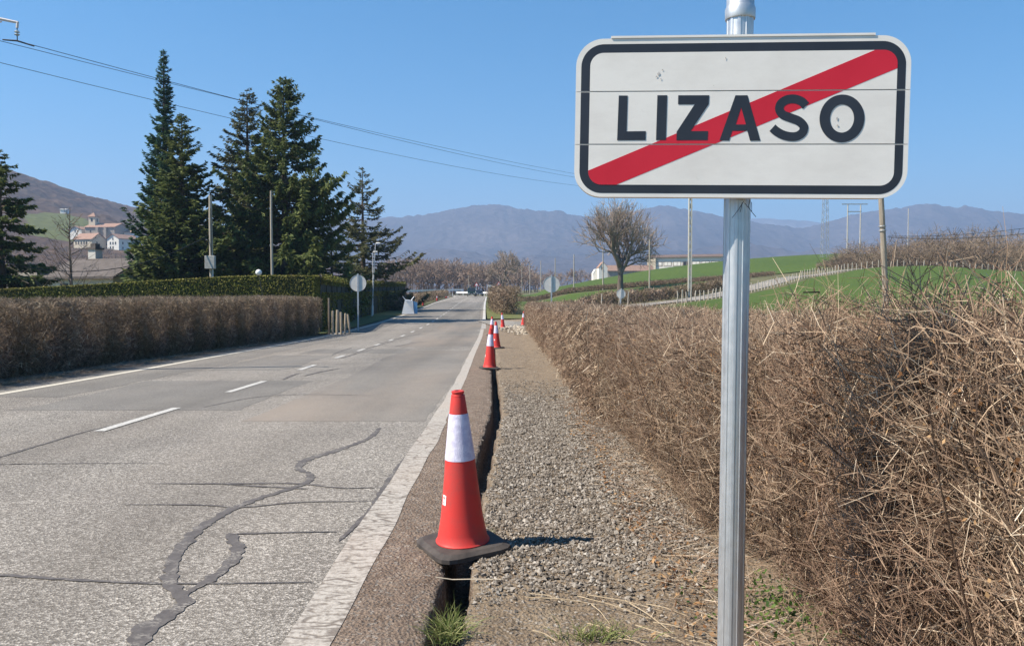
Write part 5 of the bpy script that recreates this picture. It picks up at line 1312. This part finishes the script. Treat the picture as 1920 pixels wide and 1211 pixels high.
def tri_sign(label, px, py, Y, s=.9, plate=False):
    x = PX(px, Y); z = Tz(x, Y); zc = P(px, py, Y)[2] - z; t_ = thing("warning_sign", label, "road sign", (x, Y, z), group="small warning signs at the far bend")
    MB().prism([(-s/2, zc - s*.4), (s/2, zc - s*.4), (0, zc + s*.5)], -.03, -.01).build("border", m_signred, t_)
    MB().prism([(-s*.33, zc - s*.30), (s*.33, zc - s*.30), (0, zc + s*.32)], -.04, -.032).build("plate", m_signwhite, t_)
    if plate: MB().box((0, -.02, zc - s*.75), (s*.8, .03, s*.35)).build("text_plate", m_signwhite, t_)
    MB().tube([(0, 0, 0), (0, 0, zc + s*.3)], .04, 6).build("post", m_galv, t_)
tri_sign("left triangular warning sign above the parked cars", 893.5, 533, 215, 1.2)
tri_sign("right triangular warning sign with plate at the bend near the gnarled tree", 935, 532, 205, 1.1, True)
xb = PX(919, 222); zb = Tz(xb, 222); bd = thing("chevron_board", "white direction board on two posts behind the bend guardrail", "road sign", (xb, 222, zb)); zc = P(919, 537, 222)[2] - zb
MB().box((0, 0, zc), (1.4, .05, .8)).build("board", m_signwhite, bd)
for s_ in (-1, 1): MB().tube([(s_*.5, .06, 0), (s_*.5, .06, zc)], .04, 6).build("post", m_galv, bd)
for s_ in (-.45, 0, .45): MB().prism([(s_ - .12, zc + .3), (s_, zc + .3), (s_ + .12, zc), (s_, zc - .3), (s_ - .12, zc - .3), (s_ , zc)], -.034, -.028).build("chevron", m_black, bd)
m_glass = simple("car_glass", (.02, .024, .028), rough=.1, spec=.6); m_tyre = simple("tyre", (.02, .02, .02), rough=.9); m_light = simple("headlight", (.75, .75, .78), rough=.2)
def car(label, px, Y, paint, van=False, rz=0.0):
    x = PX(px, Y); z = Tz(x, Y) + .02; c = thing("parked_car", label, "car", (x, Y, z), rz, group="cars at the far bend"); h = 2.0 if van else 1.45; w = .92 if van else .85
    side = ([(-2.2, .35), (-2.3, .9), (-1.7, 1.1), (-1.1, h), (1.9, h), (2.2, 1.2), (2.2, .35)] if van else [(-2.1, .3), (-2.15, .7), (-1.2, .92), (-.5, h), (1.0, h), (1.8, .98), (2.1, .9), (2.1, .3)])
    b = MB(); b.prism(side, -w, w); o = b.build("body", paint, c, bevel=.06); o.rotation_euler = (0, 0, math.pi/2)
    gz = MB(); y0_ = -1.72 if van else -1.22
    gz.quad((-w*.85, y0_ + .08, 1.16 if van else .97), (w*.85, y0_ + .08, 1.16 if van else .97), (w*.75, (-1.16 if van else -.56) , h - .12), (-w*.75, (-1.16 if van else -.56), h - .12))
    wsn = gz.build("windscreen", m_glass, c); wsn.location = (0, -.09, .03)
    for s_ in (-1, 1):
        MB().box((s_*w*.68, -2.24 if van else -2.10, .72 if van else .62), (.32, .08, .2), bevel=.02).build("headlight", m_light, c)
        MB().box((s_*(w + .005), .2, h - .38), (.03, 2.2, .42)).build("side_window", m_glass, c)
        for yy_ in (-1.4, 1.35):
            wv_ = MB().lathe([(.18, -.1), (.33, -.1), (.34, -.06), (.34, .06), (.33, .1), (.18, .1)], 18).build("wheel", m_tyre, c); wv_.matrix_local = Matrix.Translation((s_*(w - .08), yy_, .34)) @ Matrix.Rotation(math.pi/2, 4, 'Y')
    MB().box((0, -2.25 if van else -2.12, .48), (.5, .04, .11)).build("number_plate", m_signwhite, c)
car("dark green van with bright headlights at the far bend", 884, 190, simple("dark_green_paint", (.012, .035, .032), rough=.3, spec=.5), True, .06)
car("low dark blue car behind the dark green van at the bend", 898.5, 200, simple("dark_blue_paint", (.012, .018, .03), rough=.3, spec=.5), False, .1)

# ------------------------------------------------------------------ buildings
m_wallw = simple("white_render", (.66, .63, .57), (.76, .73, .67), .6, .9); m_wallc = simple("cream_render", (.55, .46, .33), (.64, .55, .42), .6, .9)
m_stone = simple("grey_stone", (.27, .235, .20), (.42, .37, .31), 1.2, .95); m_tile = simple("terracotta_tiles", (.25, .145, .10), (.36, .225, .165), 1.2, .9, .4, .05)
m_slate = simple("dark_slate", (.075, .062, .056), (.13, .11, .10), 2, .8, .3, .02); m_win = simple("window_dark", (.025, .024, .026), rough=.3); m_chim = simple("whitewashed_chimney", (.52, .49, .44), (.62, .59, .53), 3, .9)
def house(label, px, py, Y, w, d, h, rh, rz=0.0, wall=m_wallw, roof=m_tile, gable='x', wins=(), swins=(), ov=.5, name="house", cat="house", z=None):
    """gable='x': ridge along x (eaves face the viewer); 'y': the gable faces the viewer. (0,0) = middle of the front wall"""
    p = P(px, py, Y); t_ = thing(name, label, cat, (p[0], p[1], p[2] if z is None else z), rz)
    ww = MB()
    if gable == 'y': ww.prism([(-w/2, -4), (w/2, -4), (w/2, h), (0, h + rh), (-w/2, h)], 0, d)
    else: ww.box((0, d/2, h/2 - 2), (w, d, h + 4)); ww.prism([(-w/2, h), (w/2, h), (w/2, h + .02), (-w/2, h + .02)], .1, d - .1)
    ww.build("wall", wall, t_)
    r = MB(); th = .18
    if gable == 'y':
        k_ = (w/2 + ov)/(w/2)
        r.prism([(-w/2*k_, h - rh*(k_-1)), (0, h + rh), (0, h + rh + th), (-w/2*k_, h - rh*(k_-1) + th)], -ov, d + ov); r.prism([(0, h + rh), (w/2*k_, h - rh*(k_-1)), (w/2*k_, h - rh*(k_-1) + th), (0, h + rh + th)], -ov, d + ov)
        r.build("roof", roof, t_)
    else:
        pr = [(-ov, h - rh*ov/(d/2)), (d/2, h + rh), (d + ov, h - rh*ov/(d/2)), (d + ov, h - rh*ov/(d/2) + th), (d/2, h + rh + th), (-ov, h - rh*ov/(d/2) + th)]
        a = [r.bm.verts.new((-w/2 - ov, y_, z_)) for y_, z_ in pr]; b_ = [r.bm.verts.new((w/2 + ov, y_, z_)) for y_, z_ in pr]; n = len(pr)
        for i in range(n): r.bm.faces.new((a[i], a[(i+1) % n], b_[(i+1) % n], b_[i]))
        r.bm.faces.new((a[0], a[1], a[4], a[5])); r.bm.faces.new((a[1], a[2], a[3], a[4])); r.bm.faces.new((b_[0], b_[1], b_[4], b_[5])); r.bm.faces.new((b_[1], b_[2], b_[3], b_[4]))
        r.build("roof", roof, t_)
        g2 = MB()
        for sx in (-1, 1): 
            x_ = sx*(w/2 - .1); f_ = g2.bm.faces.new([g2.bm.verts.new(v_) for v_ in ((x_, 0.05, h), (x_, d - .05, h), (x_, d/2, h + rh - .05))])
        g2.build("gable_wall", wall, t_)
    for (x_, z_, a_, b2) in wins:
        wv_ = MB().box((x_, -.01, z_), (a_, .12, b2)).build("window", m_win, t_)
        MB().box((x_, -.06, z_ - b2/2 - .08), (a_ + .3, .2, .12)).build("sill", m_stone, wv_)
    for (y_, z_, a_, b2) in swins: MB().box((w/2 + .01, y_, z_), (.12, a_, b2)).build("window", m_win, t_)
    return t_
# village on the hillside
Yv = 480
house("white village house with its gable turned to the viewer and red tiled roof", 212, 463, Yv, 9.0, 15, 5.2, 2.5, -.35, m_wallw, m_tile, 'y', [(0, 4.9, .8, 1.3), (-2.0, 2.3, .9, 1.4), (0, 2.3, .9, 1.4), (2.0, 2.3, .9, 1.4), (-2, -.3, .9, 1.3), (0, -.3, .9, 1.3)], [(3, 2.3, .9, 1.4), (8, 2.3, .9, 1.4), (3, -.6, .9, 1.2)], .7)
house("long red roofed village house with a row of windows left of the white gable", 155, 458, Yv + 2, 13.5, 11, 3.2, 3.6, -.30, m_wallc, m_tile, 'x', [(x_, 1.0, .8, 1.6) for x_ in (-5, -3, -1, 1, 3)], [(4, 1.0, .9, 1.3), (7, -1.5, .9, 1.3)], .6)
house("low house with pale gable and red roof at the left of the church", 141, 437, Yv + 14, 9, 10, 2.3, 1.9, -.2, m_wallw, m_tile, 'y', [(0, 1.4, .9, .9)], (), .7)
ch = house("stone village church nave with low red roof and belfry", 187, 446, Yv + 12, 19.5, 14, 6.6, 2.6, -.12, m_stone, m_tile, 'x', [(-6, 4.0, .8, 1.2)], (), .6, "church", "church")
for x_, d_ in ((-.5, 2.2), (4.4, 1.6)): MB().box((x_, -d_/2, 2.2), (1.6, d_, 8.0)).build("buttress", m_stone, ch)
tx, ty = -7.0, 5.0
tw = MB().box((tx, ty, 6), (4.2, 4.2, 14.4)).build("tower", m_wallc, ch)
for (dx_, dy_, sx_, sy_) in ((-.0, -2.12, 1.1, .12), (2.12, 0, .12, 1.1)): MB().box((tx + dx_, ty + dy_, 11.2), (sx_, sy_, 2.0)).build("belfry_opening", m_win, tw)
b = MB(); ap = b.bm.verts.new((tx, ty, 16.0)); c4 = [b.bm.verts.new((tx + sx*2.7, ty + sy*2.7, 13.25)) for sx, sy in ((-1, -1), (1, -1), (1, 1), (-1, 1))]
for i in range(4): b.bm.faces.new((c4[i], c4[(i+1) % 4], ap))
b.bm.faces.new(list(reversed(c4))); b.build("tower_roof", m_tile, tw); MB().tube([(tx, ty, 15.9), (tx, ty, 17.4)], .06, 5).build("cross", m_steel, tw)
house("small house with red roof at the right end of the church", 238, 446, Yv + 20, 7, 9, 3.6, 1.8, -.3, m_wallw, m_tile, 'x')
house("tiny white farm building alone on the wooded hillside", 118, 396, 690, 5, 5, 1.4, .5, 0, m_wallw, m_wallw, 'x', name="barn", cat="barn")
# garden house with dark roof behind the green hedge
gh_ = house("low garden house with dark slate roof and whitewashed chimney behind the green hedge", 150, 552, 62, 6.4, 5.6, 1.35, 1.35, -.30, m_wallc, m_slate, 'x', [(-1.5, .6, .7, .5)], (), .35)
cm = MB().box((-1.6, 3.2, 2.65), (.75, .75, 2.0)).build("chimney", m_chim, gh_); MB().box((-1.6, 3.2, 3.72), (.95, .95, .14)).build("chimney_cap", m_slate, cm); MB().box((-1.6, 3.2, 3.95), (.5, .5, .35)).build("chimney_pot", m_slate, cm)
MB().box((-5.4, 2.0, .2), (3.4, 5, 3.0)).build("side_wing", m_stone, gh_)
rw = MB(); rw.prism([(-7.3, 1.75), (-3.6, 2.05), (-3.6, 2.2), (-7.3, 1.90)], -.3, 4.8); rw.build("wing_roof", m_slate, gh_)
# school-like building and low houses beyond the far field
sb = house("long white two storey building with dark eaves beyond the far green field", 1282, 508, 300, 27, 12, 5.2, 1.0, -.35, m_wallw, simple("brown_eaves", (.12, .085, .07), (.17, .12, .10), .5, .9), 'x', [], (), .9, "long_building", "building")
for i in range(7):
    wv_ = MB().box((-9.5 + i*3.5, -.03, 2.7), (2.4, .12, 1.3)).build("window", m_win if i == 3 else m_wallw, sb); MB().box((-9.5 + i*3.5, -.1, 2.7), (.12, .1, 1.3)).build("mullion", m_stone, wv_)
    MB().box((-9.5 + i*3.5, -.02, 2.7), (3.1, .1, 1.9)).build("panel", m_stone, sb)
MB().box((-12.0, -.4, 2.2), (3.2, .8, 6.0)).build("end_bay", m_wallc, sb)
house("low red roofed building left of the long white building", 1182, 514, 290, 16.5, 9, 1.2, 2.0, 0, m_stone, simple("faded_tiles", (.20, .125, .095), (.27, .18, .14), 1.2, .9), 'x', (), (), .4, "low_building", "building")
house("small white gabled house left of the bare tree beyond the field", 1131, 516, 270, 2.9, 8, 2.6, 1.8, 0, m_wallw, m_tile, 'y', [(-.4, 2.4, .5, .8)], (), .1)
house("tiny white gable farthest left beyond the green field", 1117, 516, 275, 1.7, 6, .6, 1.4, 0, m_wallw, m_wallw, 'y', (), (), .05)

# ------------------------------------------------------------------ wooded hill on the left, mountains
def forest_mat(name, a, b, c, s1, s2, green=None):
    k = NT(name); f = k.noise(s2, 6, .7); base = k.ramp(f, [(.3, a), (.5, b), (.7, c)])
    v = k.voro(s1); g_ = k.n("ShaderNodeSeparateColor"); k.l(v, g_.inputs[0])
    base = k.mix(k.math('MULTIPLY', g_.outputs[0], .5), base, k.mix(1.0, base, (.5, .5, .52), 'MULTIPLY'))
    if green: base = k.mix(k.math('GREATER_THAN', k.attr(), .5), base, green)
    k.col(base); k.rough(1.0); k.b.inputs["Specular IOR Level"].default_value = 0; k.bump(k.math('ADD', k.voro(s1, out="Distance"), f), 1.0, 3.0 / max(s1*20, .1)); return k.m
m_hill = forest_mat("hill_wood", (.055, .038, .030), (.10, .068, .050), (.15, .105, .072), .16, .012, (.11, .12, .045))
m_mount = forest_mat("mountain_wood", (.048, .042, .046), (.078, .064, .066), (.115, .094, .09), .030, .0016)
hc_ = []
for q in [(-300, 300, 900), (-100, 300, 900), (0, 316, 900), (25, 332, 900), (100, 364, 900), (180, 398, 900), (240, 420, 900), (330, 450, 900), (420, 480, 900), (560, 520, 900),
          (-100, 430, 480), (60, 466, 480), (150, 466, 484), (250, 469, 484), (350, 485, 480), (-100, 520, 300), (100, 524, 300), (250, 526, 300), (400, 530, 320), (600, 545, 400),
          (60, 400, 690), (140, 402, 690), (200, 415, 690), (300, 445, 690), (0, 380, 690)]:
    hc_.append(tuple(P(*q)))
hc_ += [(-900, 1300, 120), (-500, 1300, 110), (-200, 1400, 30), (-1200, 500, 100), (-1200, 900, 160), (-900, 300, 30), (-500, 150, -4), (-250, 180, -3)]
ht = TPS(hc_, 300.0)
hx = np.linspace(-1100, -60, 210); hy = np.concatenate([np.linspace(190, 560, 70), np.linspace(566, 1300, 110)])
HX, HY = np.meshgrid(hx, hy); HZ = ht(HX, HY)
ppx = 960 + HX/HY*F; pastr = (HY > 520) & (HY < 800) & (ppx > 50) & (ppx < 262) & (HZ < np.interp(ppx, [50, 110, 165, 262], [60, 71, 61, 30])) 
rough_ = vnoise(HX, HY, .03, 3, 3)*5 + vnoise(HX, HY, .11, 8, 2)*3.2
HZ = HZ + np.where(pastr, 0, rough_ + 1)*(sstep(560, 700, HY)*.8 + .12) - 3.0*(1 - sstep(190, 230, HY)) - 6*sstep(-140, -60, HX)
tag(mk("wooded_hill", np.stack([HX, HY, HZ], -1).reshape(-1, 3), grid_quads(*HX.shape), m_hill, tint=pastr.astype(float).ravel(), smooth=True), kind="structure")
# bare bushes below the village
sp = []; hs = []; 
g = np.random.default_rng(50)
for _ in range(60):
    Y = g.uniform(300, 455); px = g.uniform(0, 290); x = P(px, 500, Y)[0]; sp.append((x, Y)); hs.append(g.uniform(4, 8))
Tz_keep = Tz
def Tz(x, y): return float(ht(np.array([x]), np.array([y]))[0]) - .3
wood("bare_bushes", "grey brown leafless bushes on the slope below the village", sp, hs, 51, m_wood2, minr=.11, shrub=True, levels=3, nvar=5, nch=(3, 4))
Tz = Tz_keep
# mountain range: ridges with spurs and forest roughness
def ridge(name, Y0, depth_, sky_, seed, amp, mat, foot=-20, nx=900, ny=46):
    pxs = np.linspace(-500, 2450, nx); s = np.linspace(0, 1, ny)
    X = np.zeros((ny, nx)); Yg_ = np.zeros((ny, nx)); Z = np.zeros((ny, nx))
    top = np.array([P(a, b_, Y0)[2] for a, b_ in zip(pxs, np.interp(pxs, [q[0] for q in sky_], [q[1] for q in sky_]))])
    kx = np.ones(7)/7; top = np.convolve(np.pad(top, 3, 'edge'), kx, 'valid')
    for j, t in enumerate(s):
        yv_ = Y0 - depth_*(1 - t) if t < .8 else Y0 - depth_*.2 + (t - .8)/.2*depth_*.35
        yv_ = np.interp(t, [0, .8, 1], [Y0 - depth_, Y0, Y0 + depth_*.3]); hgt = np.interp(t, [0, .15, .5, .8, 1], [0, .10, .52, 1.0, .5])
        X[j] = (pxs - 960)/F*Y0*(1 + (yv_/Y0 - 1)*.5); Yg_[j] = yv_
        Z[j] = foot + (top - foot)*hgt
    n1_ = vnoise(X, Yg_*.5, 1/620, seed, 4); n2_ = vnoise(X, Yg_, 1/48, seed + 5, 3)
    env = np.interp(s, [0, .3, .8, 1], [.3, 1, .22, .5])[:, None]
    Z = Z + n1_*amp*env + n2_*amp*.13*np.interp(s, [0, .8, 1], [.6, 1, 1])[:, None]
    tag(mk(name, np.stack([X, Yg_, Z], -1).reshape(-1, 3), grid_quads(ny, nx), mat, smooth=True), kind="structure")
ridge("mountain_range", 3600, 1500, [(-500, 440), (100, 425), (200, 405), (250, 416), (400, 430), (640, 412), (700, 408), (760, 404), (810, 399), (860, 391), (930, 383), (965, 389), (990, 394), (1040, 392), (1070, 400), (1100, 405), (1150, 403), (1200, 391),
       (1240, 386), (1300, 399), (1360, 410), (1400, 420), (1500, 428), (1580, 408), (1620, 398), (1660, 392), (1740, 381), (1780, 388), (1810, 385), (1860, 394), (1920, 398), (2450, 420)], 3, 70, m_mount)
ridge("mountain_range", 5600, 1300, [(-500, 450), (1250, 440), (1350, 415), (1405, 405), (1430, 402), (1460, 407), (1490, 409), (1512, 405), (1535, 413), (1600, 420), (2450, 430)], 13, 60, forest_mat("far_rock_wood", (.08, .065, .06), (.12, .10, .09), (.26, .24, .22), .03, .004), nx=260, ny=24)
ridge("wooded_foothill", 2500, 800, [(-500, 500), (600, 488), (680, 478), (760, 470), (830, 462), (900, 476), (960, 484), (1010, 478), (1080, 486), (1180, 462), (1250, 470), (1400, 455), (1500, 468), (1600, 452), (1700, 462), (1800, 448), (2450, 450)], 23, 60, m_mount, nx=700, ny=30)

# ------------------------------------------------------------------ air
k = bpy.data.materials.new("air"); k.use_nodes = True; nt = k.node_tree; nt.nodes.remove(nt.nodes["Principled BSDF"])
pv = nt.nodes.new("ShaderNodeVolumePrincipled"); pv.inputs["Color"].default_value = (.46, .66, 1.0, 1); pv.inputs["Density"].default_value = 0.00028; pv.inputs["Anisotropy"].default_value = .1
nt.links.new(pv.outputs[0], nt.nodes["Material Output"].inputs["Volume"])
hz = MB().box((0, 3200, 300), (13000, 6900, 660)).build("haze", k)
tag(hz, "pale blue air over the whole valley", "haze", kind="stuff")
